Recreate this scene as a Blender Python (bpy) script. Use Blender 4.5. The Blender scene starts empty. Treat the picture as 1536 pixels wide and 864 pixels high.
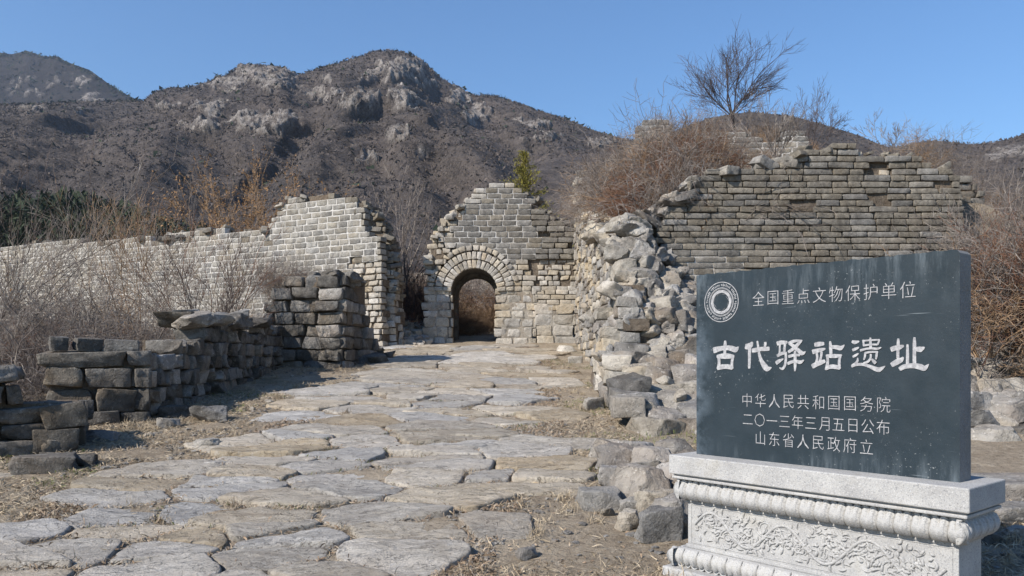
import bpy, bmesh, math, random
import numpy as np
from mathutils import Vector, Matrix, Euler

# ------------------------------------------------------------------ camera, world, sun, exposure
sc = bpy.context.scene
F, CU, CV, EYE = 1195.0, 768.0, 540.0, 1.6       # focal length in photo pixels, principal column, horizon row, eye height
cam_d = bpy.data.cameras.new("camera")
cam = bpy.data.objects.new("camera", cam_d)
sc.collection.objects.link(cam)
cam.location = (0, 0, EYE)
cam.rotation_euler = (math.radians(90), 0, 0)
cam_d.sensor_width = 36.0
cam_d.lens = F / 1536.0 * 36.0
cam_d.shift_y = (CV - 432.0) / 1536.0
cam_d.clip_start, cam_d.clip_end = 0.1, 9000.0
sc.camera = cam

SUN_EL = math.radians(37)
SUN_AZ = (-0.80, -0.60)                           # horizontal direction from the scene towards the sun
world = bpy.data.worlds.new("World")
sc.world = world
world.use_nodes = True
wn = world.node_tree
sky = wn.nodes.new("ShaderNodeTexSky")
sky.sky_type = 'NISHITA'
sky.sun_disc = False
sky.sun_elevation = SUN_EL
sky.sun_rotation = math.atan2(SUN_AZ[0], SUN_AZ[1])
sky.altitude = 300
sky.air_density = 1.36
sky.dust_density = 0.0
sky.ozone_density = 9.5
wn.links.new(sky.outputs[0], wn.nodes["Background"].inputs[0])
wn.nodes["Background"].inputs[1].default_value = 0.110
sl = bpy.data.lights.new("sun", 'SUN')
sl.energy = 4.8
sl.angle = math.radians(0.5)
sl.color = (1.0, 0.93, 0.835)
so = bpy.data.objects.new("sun", sl)
sc.collection.objects.link(so)
sd = Vector((SUN_AZ[0] * math.cos(SUN_EL), SUN_AZ[1] * math.cos(SUN_EL), math.sin(SUN_EL)))
so.rotation_euler = sd.to_track_quat('Z', 'Y').to_euler()
so.location = (-20, -20, 30)
sc.view_settings.view_transform = 'Standard'
sc.view_settings.look = 'None'
sc.view_settings.exposure = 0.55
sc.view_settings.gamma = 1.0
sc.render.engine = 'CYCLES'
sc.cycles.max_bounces = 4
sc.cycles.diffuse_bounces = 2
sc.cycles.glossy_bounces = 2
sc.cycles.volume_bounces = 0
sc.cycles.use_denoising = True
COL = sc.collection
rng = np.random.default_rng(7)
R = random.Random(11)

# ------------------------------------------------------------------ helpers: noise, meshes, tagging
def _hash(ix, iy, iz, seed):
    h = (ix.astype(np.int64) * 374761393 + iy.astype(np.int64) * 668265263 + iz.astype(np.int64) * 2147483647 + seed * 1274126177) & 0xffffffff
    h = ((h ^ (h >> 13)) * 1274126177) & 0xffffffff
    h = (h ^ (h >> 16)) & 0xffffffff
    return h.astype(np.float64) / 4294967295.0

def vnoise(x, y, z=0.0, seed=0):
    x, y, z = np.broadcast_arrays(np.asarray(x, float), np.asarray(y, float), np.asarray(z, float))
    ix, iy, iz = np.floor(x), np.floor(y), np.floor(z)
    fx, fy, fz = x - ix, y - iy, z - iz
    fx, fy, fz = [f * f * (3 - 2 * f) for f in (fx, fy, fz)]
    r = 0
    for dx in (0, 1):
        for dy in (0, 1):
            for dz in (0, 1):
                w = (fx if dx else 1 - fx) * (fy if dy else 1 - fy) * (fz if dz else 1 - fz)
                r = r + w * _hash(ix + dx, iy + dy, iz + dz, seed)
    return r * 2 - 1

def fbm(x, y, z=0.0, o=4, seed=0, ridged=False):
    r, a, t = 0, 1.0, 0
    for i in range(o):
        n = vnoise(np.asarray(x) * 2 ** i, np.asarray(y) * 2 ** i, np.asarray(z) * 2 ** i, seed + i * 17)
        if ridged:
            n = 1 - 2 * np.abs(n)
        r = r + a * n
        t += a
        a *= 0.5
    return r / t

def sstep(x, a, b):
    t = np.clip((np.asarray(x, float) - a) / (b - a), 0, 1)
    return t * t * (3 - 2 * t)

def mesh_np(name, V, Fc, mat=None, smooth=True, sharp=None):
    """V (N,3), Fc (M,k) with one k"""
    V = np.ascontiguousarray(V, dtype=np.float32)
    Fc = np.ascontiguousarray(Fc, dtype=np.int32)
    me = bpy.data.meshes.new(name)
    k = Fc.shape[1]
    me.vertices.add(len(V)); me.vertices.foreach_set("co", V.ravel())
    me.loops.add(Fc.size); me.loops.foreach_set("vertex_index", Fc.ravel())
    me.polygons.add(len(Fc))
    me.polygons.foreach_set("loop_start", np.arange(0, Fc.size, k, dtype=np.int32))
    me.polygons.foreach_set("loop_total", np.full(len(Fc), k, dtype=np.int32))
    me.polygons.foreach_set("use_smooth", np.full(len(Fc), smooth, dtype=bool))
    me.update(calc_edges=True)
    me.validate()
    if mat: me.materials.append(mat)
    if sharp: me.set_sharp_from_angle(angle=math.radians(sharp))
    return me

def from_bm(name, bm, mat=None, smooth=False):
    me = bpy.data.meshes.new(name)
    bm.normal_update()
    bm.to_mesh(me); bm.free()
    for p in me.polygons: p.use_smooth = smooth
    if mat: me.materials.append(mat)
    return me

def link(name, data, parent=None, loc=(0, 0, 0), rot=None, scale=None):
    o = bpy.data.objects.new(name, data)
    COL.objects.link(o)
    if parent is not None: o.parent = parent
    o.location = loc
    if rot is not None: o.rotation_euler = rot
    if scale is not None: o.scale = scale
    return o

def tag(o, label=None, cat=None, group=None, kind=None):
    if label: o["label"] = label
    if cat: o["category"] = cat
    if group: o["group"] = group
    if kind: o["kind"] = kind
    return o

def thing(name, label, cat, loc=(0, 0, 0), rotz=0, group=None):
    o = bpy.data.objects.new(name, None)
    COL.objects.link(o)
    o.empty_display_size = 0.2
    o.location = loc; o.rotation_euler = (0, 0, rotz)
    return tag(o, label, cat, group)

def grid_faces(nr, nc):
    i = np.arange((nr - 1) * (nc - 1))
    r, c = i // (nc - 1), i % (nc - 1)
    a = r * nc + c
    return np.stack([a, a + 1, a + nc + 1, a + nc], 1)

def world_at(u, v, Y):
    return np.array([(u - CU) / F * Y, Y, EYE + (CV - v) / F * Y])

def to_img(x, y, z):
    return CU + F * x / y, CV - F * (z - EYE) / y

# ------------------------------------------------------------------ terrain heights
SL = 0.0936
def ground_z(X, Y):
    X = np.asarray(X, float); Y = np.asarray(Y, float)
    z = SL * np.clip(Y, -30, 24) + 0.13 * np.clip(Y - 24, 0, 110) + 0.03 * np.clip(Y - 134, 0, 4000)
    z = z + 0.035 * fbm(X * 0.9, Y * 0.9, 0, 3, 5) * sstep(Y, 3, 6)
    z = z + 0.5 * fbm(X * 0.08, Y * 0.08, 0, 3, 8) * sstep(np.abs(X + 1), 8, 25)
    return z

def ground_at(u, v):
    a, b = (u - CU) / F, (CV - v) / F
    Y = EYE / max(SL - b, 1e-3)
    for _ in range(6):
        z = float(ground_z(a * Y, Y))
        Y = Y - (EYE + b * Y - z) / (b - SL)
    return np.array([a * Y, Y, float(ground_z(a * Y, Y))])

# ------------------------------------------------------------------ materials
def new_mat(name, rough=0.9):
    m = bpy.data.materials.new(name)
    m.use_nodes = True
    nt = m.node_tree
    b = nt.nodes["Principled BSDF"]
    b.inputs["Roughness"].default_value = rough
    b.inputs["Specular IOR Level"].default_value = 0.25
    return m, nt, b

def nd(nt, typ, **kw):
    n = nt.nodes.new(typ)
    for k, v in kw.items():
        if k.startswith("i_"):
            n.inputs[k[2:].replace("_", " ")].default_value = v
        else:
            setattr(n, k, v)
    return n

def noise(nt, vec, scale, detail=4, rough=0.6, dist=0.0):
    n = nd(nt, "ShaderNodeTexNoise")
    n.inputs["Scale"].default_value = scale
    n.inputs["Detail"].default_value = detail
    n.inputs["Roughness"].default_value = rough
    n.inputs["Distortion"].default_value = dist
    nt.links.new(vec, n.inputs["Vector"])
    return n.outputs["Fac"]

def ramp(nt, fac, stops):
    r = nd(nt, "ShaderNodeValToRGB")
    e = r.color_ramp.elements
    while len(e) < len(stops): e.new(0.5)
    for el, (p, c) in zip(e, stops):
        el.position = p
        el.color = (c, c, c, 1) if isinstance(c, (int, float)) else (*c, 1)
    nt.links.new(fac, r.inputs[0])
    return r.outputs[0]

def mix(nt, fac, a, b, mode='MIX'):
    m = nd(nt, "ShaderNodeMix", data_type='RGBA', blend_type=mode)
    for sock, val in ((m.inputs[0], fac), (m.inputs[6], a), (m.inputs[7], b)):
        if isinstance(val, (int, float)): sock.default_value = val
        elif isinstance(val, tuple): sock.default_value = (*val, 1)
        else: nt.links.new(val, sock)
    return m.outputs[2]

def mathn(nt, op, a, b=None, c=None):
    m = nd(nt, "ShaderNodeMath", operation=op)
    for s, v in zip(m.inputs, (a, b, c)):
        if v is None: continue
        if isinstance(v, (int, float)): s.default_value = v
        else: nt.links.new(v, s)
    return m.outputs[0]

def pos(nt, scale=(1, 1, 1)):
    g = nd(nt, "ShaderNodeNewGeometry")
    if scale == (1, 1, 1): return g.outputs["Position"]
    m = nd(nt, "ShaderNodeMapping")
    m.inputs["Scale"].default_value = scale
    nt.links.new(g.outputs["Position"], m.inputs[0])
    return m.outputs[0]

def bump(nt, b, height, strength, dist):
    n = nd(nt, "ShaderNodeBump")
    n.inputs["Strength"].default_value = strength
    n.inputs["Distance"].default_value = dist
    nt.links.new(height, n.inputs["Height"])
    nt.links.new(n.outputs[0], b.inputs["Normal"])

def stone_mat(name, dark, mid, light, warm, scale=3.0, vary=0.45, lichen=0.25, bd=0.02, bscale=1.0, bstr=0.9, rnd=True):
    m, nt, b = new_mat(name, 0.92)
    p = pos(nt)
    n1 = noise(nt, p, scale, 6, 0.65, 0.3)
    c = ramp(nt, n1, [(0.28, dark), (0.5, mid), (0.74, light)])
    n2 = noise(nt, p, scale * 0.35, 3)
    c = mix(nt, ramp(nt, n2, [(0.45, 0), (0.7, 0.65)]), c, warm)
    # pale lichen and dark pits with shapes of their own
    n3 = noise(nt, p, scale * 5, 5, 0.7)
    c = mix(nt, ramp(nt, n3, [(0.58, 0), (0.66, lichen)]), c, tuple(min(1, x * 1.9) for x in light))
    n4 = noise(nt, p, scale * 9, 4, 0.7)
    c = mix(nt, ramp(nt, n4, [(0.28, 0.8), (0.4, 0)]), c, tuple(x * 0.4 for x in dark))
    crk = noise(nt, p, scale * 0.9, 3, 0.55, 1.6)
    c = mix(nt, ramp(nt, crk, [(0.485, 0), (0.5, 0.55), (0.515, 0)]), c, tuple(x * 0.45 for x in dark))
    if rnd:
        oi = nd(nt, "ShaderNodeObjectInfo")
        k = mathn(nt, 'MULTIPLY_ADD', oi.outputs["Random"], vary * 2, 1 - vary)
        hv = nd(nt, "ShaderNodeHueSaturation")
        nt.links.new(c, hv.inputs["Color"])
        nt.links.new(k, hv.inputs["Value"])
        r2 = mathn(nt, 'FRACT', mathn(nt, 'MULTIPLY', oi.outputs["Random"], 7.31))
        nt.links.new(mathn(nt, 'MULTIPLY_ADD', r2, 0.8, 0.55), hv.inputs["Saturation"])
        c = hv.outputs[0]
    nt.links.new(c, b.inputs["Base Color"])
    h1 = noise(nt, p, 6 * bscale, 8, 0.68, 0.4)
    h2 = noise(nt, p, 40 * bscale, 5, 0.7)
    h = mathn(nt, 'ADD', h1, mathn(nt, 'MULTIPLY', h2, 0.36))
    bump(nt, b, h, bstr, bd * 3)
    return m

M = {}
M['brick_grey'] = stone_mat("brick_grey", (0.088, 0.080, 0.069), (0.172, 0.157, 0.135), (0.29, 0.268, 0.232), (0.19, 0.165, 0.132), 7.0, 0.26, 0.3, 0.008, 2.0)
M['brick_warm'] = stone_mat("brick_warm", (0.21, 0.188, 0.157), (0.355, 0.32, 0.268), (0.49, 0.448, 0.38), (0.41, 0.335, 0.24), 5.0, 0.22, 0.2, 0.008, 2.0)
M['brick_pale'] = stone_mat("brick_pale", (0.11, 0.105, 0.096), (0.20, 0.19, 0.172), (0.34, 0.325, 0.295), (0.24, 0.21, 0.165), 6.0, 0.25, 0.3, 0.008, 2.0)
M['rubble'] = stone_mat("rubble_stone", (0.11, 0.102, 0.094), (0.225, 0.21, 0.19), (0.37, 0.35, 0.318), (0.27, 0.215, 0.165), 3.5, 0.3, 0.35, 0.02, 1.0)
M['rubble_warm'] = stone_mat("rubble_warm_stone", (0.18, 0.16, 0.135), (0.31, 0.285, 0.245), (0.45, 0.415, 0.365), (0.35, 0.285, 0.21), 4.0, 0.22, 0.3, 0.02, 1.0)
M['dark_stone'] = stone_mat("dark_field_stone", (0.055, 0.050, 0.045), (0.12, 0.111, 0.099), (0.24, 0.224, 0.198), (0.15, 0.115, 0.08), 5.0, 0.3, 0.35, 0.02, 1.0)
M['mortar'] = stone_mat("lime_mortar", (0.27, 0.255, 0.23), (0.45, 0.43, 0.40), (0.60, 0.58, 0.55), (0.42, 0.37, 0.31), 2.5, 0, 0.3, 0.006, 3.0, rnd=False)
M['mortar_dull'] = stone_mat("weathered_mortar", (0.18, 0.16, 0.135), (0.30, 0.275, 0.235), (0.46, 0.43, 0.38), (0.28, 0.22, 0.16), 3.0, 0, 0.3, 0.01, 2.0, rnd=False)
M['core'] = stone_mat("earth_core", (0.07, 0.055, 0.042), (0.16, 0.13, 0.10), (0.26, 0.215, 0.165), (0.2, 0.145, 0.095), 4.0, 0, 0.2, 0.03, 2.0, rnd=False)
M['sill'] = stone_mat("pale_block", (0.26, 0.236, 0.20), (0.405, 0.37, 0.315), (0.53, 0.49, 0.425), (0.45, 0.37, 0.275), 4.0, 0.18, 0.25, 0.015, 1.5)

def paving_mat():
    m, nt, b = new_mat("paving_stone", 0.8)
    p = pos(nt)
    ps = pos(nt, (1, 2.2, 1))
    c = ramp(nt, noise(nt, ps, 2.2, 7, 0.66, 0.8), [(0.3, (0.27, 0.236, 0.192)), (0.5, (0.395, 0.352, 0.293)), (0.72, (0.51, 0.463, 0.395))])
    c = mix(nt, ramp(nt, noise(nt, p, 0.9, 3), [(0.45, 0), (0.68, 0.6)]), c, (0.39, 0.325, 0.25))
    c = mix(nt, ramp(nt, noise(nt, p, 26, 5, 0.75), [(0.56, 0), (0.68, 0.5)]), c, (0.58, 0.56, 0.53))
    c = mix(nt, ramp(nt, noise(nt, p, 60, 4, 0.75), [(0.32, 0.7), (0.44, 0)]), c, (0.14, 0.13, 0.115))
    crk = noise(nt, ps, 2.4, 4, 0.6, 2.2)
    crm = ramp(nt, crk, [(0.49, 0), (0.5, 1), (0.51, 0)])
    c = mix(nt, mathn(nt, 'MULTIPLY', crm, 0.75), c, (0.10, 0.088, 0.07))
    c = mix(nt, ramp(nt, noise(nt, p, 3.4, 5, 0.7), [(0.56, 0), (0.70, 0.5)]), c, (0.24, 0.195, 0.14))
    oi = nd(nt, "ShaderNodeObjectInfo")
    hv = nd(nt, "ShaderNodeHueSaturation")
    nt.links.new(c, hv.inputs["Color"])
    nt.links.new(mathn(nt, 'MULTIPLY_ADD', oi.outputs["Random"], 0.36, 0.95), hv.inputs["Value"])
    nt.links.new(mathn(nt, 'MULTIPLY_ADD', mathn(nt, 'FRACT', mathn(nt, 'MULTIPLY', oi.outputs["Random"], 9.7)), 1.1, 0.4), hv.inputs["Saturation"])
    nt.links.new(hv.outputs[0], b.inputs["Base Color"])
    h = mathn(nt, 'ADD', noise(nt, ps, 5, 10, 0.76, 0.8), mathn(nt, 'MULTIPLY', noise(nt, p, 55, 5, 0.75), 0.35))
    h = mathn(nt, 'SUBTRACT', h, mathn(nt, 'MULTIPLY', crm, 0.25))
    bump(nt, b, h, 1.0, 0.06)
    return m
M['paving'] = paving_mat()

def ground_mat():
    m, nt, b = new_mat("dry_earth", 0.97)
    p = pos(nt)
    c = ramp(nt, noise(nt, p, 1.3, 6, 0.7), [(0.3, (0.19, 0.15, 0.105)), (0.52, (0.30, 0.245, 0.18)), (0.75, (0.42, 0.355, 0.27))])
    c = mix(nt, ramp(nt, noise(nt, p, 14, 6, 0.8), [(0.5, 0), (0.62, 0.7)]), c, (0.42, 0.36, 0.28))
    c = mix(nt, ramp(nt, noise(nt, p, 22, 5, 0.8), [(0.34, 0.85), (0.46, 0)]), c, (0.085, 0.062, 0.042))
    c = mix(nt, ramp(nt, noise(nt, p, 0.7, 4, 0.6), [(0.58, 0), (0.7, 0.45)]), c, (0.15, 0.155, 0.06))
    nt.links.new(c, b.inputs["Base Color"])
    h = mathn(nt, 'ADD', noise(nt, p, 9, 7, 0.75), mathn(nt, 'MULTIPLY', noise(nt, p, 60, 4, 0.7), 0.35))
    bump(nt, b, h, 1.0, 0.06)
    return m
M['ground'] = ground_mat()

def mountain_mat(name="mountain_scrub", dk_=1.0):
    m, nt, b = new_mat(name, 1.0)
    p = pos(nt)
    c = ramp(nt, noise(nt, p, 0.05, 9, 0.80, 0.5), [(0.36, tuple(x * dk_ for x in (0.042, 0.034, 0.031))), (0.5, tuple(x * dk_ for x in (0.110, 0.090, 0.078))), (0.64, tuple(x * dk_ for x in (0.190, 0.156, 0.134)))])
    c = mix(nt, ramp(nt, noise(nt, p, 0.009, 4, 0.6), [(0.42, 0), (0.65, 0.6)]), c, (0.062 * dk_, 0.055 * dk_, 0.052 * dk_))
    c = mix(nt, ramp(nt, noise(nt, p, 0.33, 4, 0.85), [(0.52, 0), (0.60, 0.75)]), c, (0.17 * dk_, 0.142 * dk_, 0.122 * dk_))
    c = mix(nt, ramp(nt, noise(nt, p, 0.16, 4, 0.8), [(0.36, 0.8), (0.46, 0)]), c, (0.05, 0.043, 0.04))
    at = nd(nt, "ShaderNodeAttribute", attribute_name="rock")
    rk = ramp(nt, noise(nt, pos(nt, (1, 1, 0.3)), 0.30, 8, 0.82, 0.4), [(0.34, (0.10, 0.088, 0.08)), (0.48, (0.29, 0.256, 0.226)), (0.62, (0.50, 0.45, 0.40))])
    fm = mathn(nt, 'MULTIPLY', at.outputs["Fac"], ramp(nt, noise(nt, pos(nt, (1, 1, 0.6)), 0.13, 8, 0.88), [(0.465, 0.0), (0.50, 1.0)]))
    c = mix(nt, fm, c, rk)
    nt.links.new(c, b.inputs["Base Color"])
    h = mathn(nt, 'ADD', noise(nt, p, 0.10, 8, 0.75), mathn(nt, 'MULTIPLY', noise(nt, p, 0.5, 4, 0.7), 0.3))
    bump(nt, b, h, 1.0, 7.0)
    return m
M['mountain'] = mountain_mat()
M['far_mountain'] = mountain_mat("far_mountain_forest", 0.30)

def plain_mat(name, cols, scale=3.0, rough=0.9, trans=0.0):
    m, nt, b = new_mat(name, rough)
    c = ramp(nt, noise(nt, pos(nt), scale, 4, 0.7), [(0.3, cols[0]), (0.5, cols[1]), (0.7, cols[2])])
    nt.links.new(c, b.inputs["Base Color"])
    return m
M['twig_grey'] = plain_mat("bark_grey_twig", [(0.085, 0.068, 0.058), (0.19, 0.16, 0.14), (0.36, 0.32, 0.28)], 3.5)
M['twig_dark'] = plain_mat("bark_dark_twig", [(0.045, 0.035, 0.032), (0.085, 0.066, 0.06), (0.14, 0.11, 0.10)], 1.5)
M['twig_tan'] = plain_mat("dry_tan_twig", [(0.11, 0.07, 0.043), (0.25, 0.165, 0.10), (0.42, 0.31, 0.21)], 3.5)
M['twig_rust'] = plain_mat("rusty_twig", [(0.085, 0.042, 0.028), (0.16, 0.085, 0.055), (0.25, 0.145, 0.10)], 2.2)
M['leaf_orange'] = plain_mat("dry_orange_leaf", [(0.15, 0.085, 0.045), (0.26, 0.15, 0.07), (0.36, 0.22, 0.11)], 5.0)
M['straw'] = plain_mat("dry_straw", [(0.20, 0.15, 0.095), (0.36, 0.29, 0.20), (0.54, 0.46, 0.345)], 9.0)
M['leaflitter'] = plain_mat("dry_leaf_litter", [(0.12, 0.075, 0.045), (0.25, 0.18, 0.12), (0.48, 0.40, 0.31)], 14.0)
M['moss'] = plain_mat("green_weed", [(0.08, 0.10, 0.03), (0.14, 0.155, 0.05), (0.22, 0.215, 0.085)], 6.0)
M['conifer'] = plain_mat("yellow_green_needles", [(0.11, 0.10, 0.024), (0.20, 0.178, 0.036), (0.29, 0.25, 0.06)], 3.0)
M['pine'] = plain_mat("dark_pine_needles", [(0.012, 0.02, 0.012), (0.028, 0.04, 0.022), (0.05, 0.062, 0.034)], 0.15)
M['scrub'] = plain_mat("hill_scrub_twigs", [(0.05, 0.041, 0.037), (0.095, 0.078, 0.068), (0.145, 0.118, 0.10)], 0.06)

def slab_mat():
    m, nt, b = new_mat("polished_dark_slate", 0.42)
    tc = nd(nt, "ShaderNodeTexCoord")
    o = tc.outputs["Object"]
    c = ramp(nt, noise(nt, o, 5, 6, 0.6), [(0.3, (0.014, 0.0225, 0.029)), (0.7, (0.023, 0.034, 0.043))])
    mp = nd(nt, "ShaderNodeMapping"); mp.inputs["Scale"].default_value = (16, 16, 2.2); nt.links.new(o, mp.inputs[0])
    drip = noise(nt, mp.outputs[0], 1.0, 6, 0.7)
    sx = nd(nt, "ShaderNodeSeparateXYZ"); nt.links.new(o, sx.inputs[0])
    top = ramp(nt, sx.outputs[2], [(0.72, 0), (1.0, 1)])
    bot = ramp(nt, sx.outputs[2], [(0.0, 0.8), (0.12, 0)])
    edge = mathn(nt, 'MAXIMUM', top, bot)
    f = mathn(nt, 'MULTIPLY', mathn(nt, 'MULTIPLY', edge, ramp(nt, drip, [(0.48, 0), (0.75, 0.8)])), ramp(nt, noise(nt, o, 2.6, 3, 0.6), [(0.42, 0.05), (0.62, 0.9)]))
    c = mix(nt, f, c, (0.19, 0.225, 0.25))
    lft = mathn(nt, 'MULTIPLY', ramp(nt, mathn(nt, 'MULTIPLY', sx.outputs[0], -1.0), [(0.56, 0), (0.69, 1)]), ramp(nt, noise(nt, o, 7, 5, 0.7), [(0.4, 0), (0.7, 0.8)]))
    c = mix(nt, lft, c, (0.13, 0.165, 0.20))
    sp = noise(nt, o, 70, 3, 0.8)
    blot = ramp(nt, noise(nt, o, 3.0, 3, 0.6), [(0.5, 0), (0.62, 1)])
    c = mix(nt, mathn(nt, 'MULTIPLY', blot, ramp(nt, sp, [(0.64, 0), (0.70, 0.7)])), c, (0.34, 0.36, 0.36))
    # thin slanting scratches
    mp2 = nd(nt, "ShaderNodeMapping"); mp2.inputs["Rotation"].default_value = (0, math.radians(24), 0); mp2.inputs["Scale"].default_value = (2.0, 2, 60); nt.links.new(o, mp2.inputs[0])
    c = mix(nt, ramp(nt, noise(nt, mp2.outputs[0], 1.3, 2, 0.5), [(0.74, 0), (0.77, 0.5)]), c, (0.22, 0.25, 0.27))
    nt.links.new(c, b.inputs["Base Color"])
    rr = ramp(nt, noise(nt, o, 12, 5, 0.7), [(0.3, 0.36), (0.7, 0.6)])
    nt.links.new(rr, b.inputs["Roughness"])
    bump(nt, b, noise(nt, o, 55, 5, 0.7), 0.25, 0.003)
    return m
M['slab'] = slab_mat()

def granite_mat(name, k=1.0):
    m, nt, b = new_mat(name, 0.82)
    tc = nd(nt, "ShaderNodeTexCoord"); o = tc.outputs["Object"]
    c = ramp(nt, noise(nt, o, 6, 5, 0.65), [(0.3, (0.36 * k, 0.355 * k, 0.35 * k)), (0.7, (0.52 * k, 0.515 * k, 0.50 * k))])
    c = mix(nt, ramp(nt, noise(nt, o, 130, 3, 0.8), [(0.36, 0.75), (0.46, 0)]), c, (0.20 * k, 0.205 * k, 0.22 * k))
    c = mix(nt, ramp(nt, noise(nt, o, 160, 3, 0.8), [(0.56, 0), (0.66, 0.8)]), c, (0.68 * k, 0.67 * k, 0.65 * k))
    c = mix(nt, ramp(nt, noise(nt, o, 3.2, 4, 0.7), [(0.55, 0), (0.72, 0.5)]), c, (0.33 * k, 0.30 * k, 0.24 * k))
    nt.links.new(c, b.inputs["Base Color"])
    bump(nt, b, mathn(nt, 'ADD', noise(nt, o, 90, 6, 0.75), noise(nt, o, 14, 4, 0.6)), 0.55, 0.006)
    return m
M['granite'] = granite_mat("speckled_granite", 0.80)
M['granite_side'] = granite_mat("sawn_edge_slate", 0.42)
M['inscr'] = plain_mat("engraved_pale_stone", [(0.20, 0.20, 0.21), (0.31, 0.31, 0.32), (0.44, 0.44, 0.44)], 60.0)

# ------------------------------------------------------------------ stone and brick prototypes
def ico(sub):
    bm = bmesh.new()
    bmesh.ops.create_icosphere(bm, subdivisions=sub, radius=1.0)
    V = np.array([v.co[:] for v in bm.verts]); Fc = np.array([[v.index for v in f.verts] for f in bm.faces])
    bm.free()
    return V, Fc
ICO = {s: ico(s) for s in (1, 2, 3, 4)}

def rock_geo(seed, sub=3, k=5.0, cuts=9, amp=0.07, keep=(0.62, 0.92)):
    r = np.random.default_rng(seed)
    V, Fc = ICO[sub]
    p = V / (np.sum(np.abs(V) ** k, axis=1) ** (1 / k))[:, None]
    for _ in range(cuts):
        n = r.normal(size=3); n /= np.linalg.norm(n)
        d = (p @ n).max() * r.uniform(*keep)
        over = np.maximum(p @ n - d, 0)
        p = p - over[:, None] * n[None, :] * 0.97
    s = r.uniform(0, 50)
    nrm = V
    dsp = fbm(p[:, 0] * 1.3 + s, p[:, 1] * 1.3, p[:, 2] * 1.3 + s, 4, seed) * amp
    dsp -= np.maximum(fbm(p[:, 0] * 3 + s, p[:, 1] * 3, p[:, 2] * 3, 2, seed + 5, ridged=True), 0.35) * amp * 0.7 - 0.35 * amp * 0.7
    p = p + nrm * dsp[:, None]
    lo, hi = p.min(0), p.max(0)
    p = (p - (lo + hi) / 2) / (hi - lo)
    return p, Fc

def box_geo(nx, ny, nz):
    bm = bmesh.new()
    bmesh.ops.create_cube(bm, size=1.0)
    V = []; Q = []; idx = {}
    def vid(p):
        key = tuple(np.round(p, 5))
        if key not in idx:
            idx[key] = len(V); V.append(p)
        return idx[key]
    n = (nx, ny, nz)
    for ax in range(3):
        a1, a2 = (ax + 1) % 3, (ax + 2) % 3
        for side in (-.5, .5):
            for i in range(n[a1]):
                for j in range(n[a2]):
                    q = []
                    for di, dj in ((0, 0), (1, 0), (1, 1), (0, 1)):
                        p = [0, 0, 0]; p[ax] = side
                        p[a1] = -.5 + (i + di) / n[a1]; p[a2] = -.5 + (j + dj) / n[a2]
                        q.append(vid(tuple(p)))
                    if side < 0: q.reverse()
                    Q.append(q)
    bm.free()
    return np.array(V), np.array(Q)

def brick_geo(seed, dims=(0.36, 0.25, 0.10), n=(8, 3, 3), rad=0.010, amp=0.0055):
    r = np.random.default_rng(seed)
    V, Q = box_geo(*n)
    d = np.array(dims)
    # pull the first inner loops close to the edges so that corners round tightly
    W = V.copy()
    for ax in range(3):
        c = np.clip(W[:, ax], -.5, .5)
        m = np.abs(np.abs(c) - (0.5 - 1.0 / n[ax])) < 1e-4
        W[m, ax] = np.sign(c[m]) * (0.5 - rad / d[ax])
    p = W * d
    inner = np.clip(p, -(d / 2 - rad), d / 2 - rad)
    off = p - inner
    L = np.linalg.norm(off, axis=1, keepdims=True)
    p = np.where(L > 1e-9, inner + off / np.maximum(L, 1e-9) * rad, p)
    s = r.uniform(0, 60)
    N = np.stack([fbm(p[:, 0] * 14 + s + i * 9, p[:, 1] * 14, p[:, 2] * 20, 3, seed + i) for i in range(3)], 1)
    p = p + N * amp * 1.8
    # a chipped corner
    for _ in range(r.integers(1, 4)):
        nn = np.array([r.choice([-1, 1]) * r.uniform(.5, 1), -r.uniform(.2, 1), r.choice([-1, 1]) * r.uniform(.4, 1)]); nn /= np.linalg.norm(nn)
        dd = (p @ nn).max() * r.uniform(0.93, 0.985)
        over = np.maximum(p @ nn - dd, 0)
        p = p - over[:, None] * nn * .9
    return p / d, Q

def protos(prefix, geos, mats):
    out = {}
    for mk in mats:
        out[mk] = [mesh_np(prefix, V, Fc, M[mk]) for V, Fc in geos]
    return out

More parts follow.
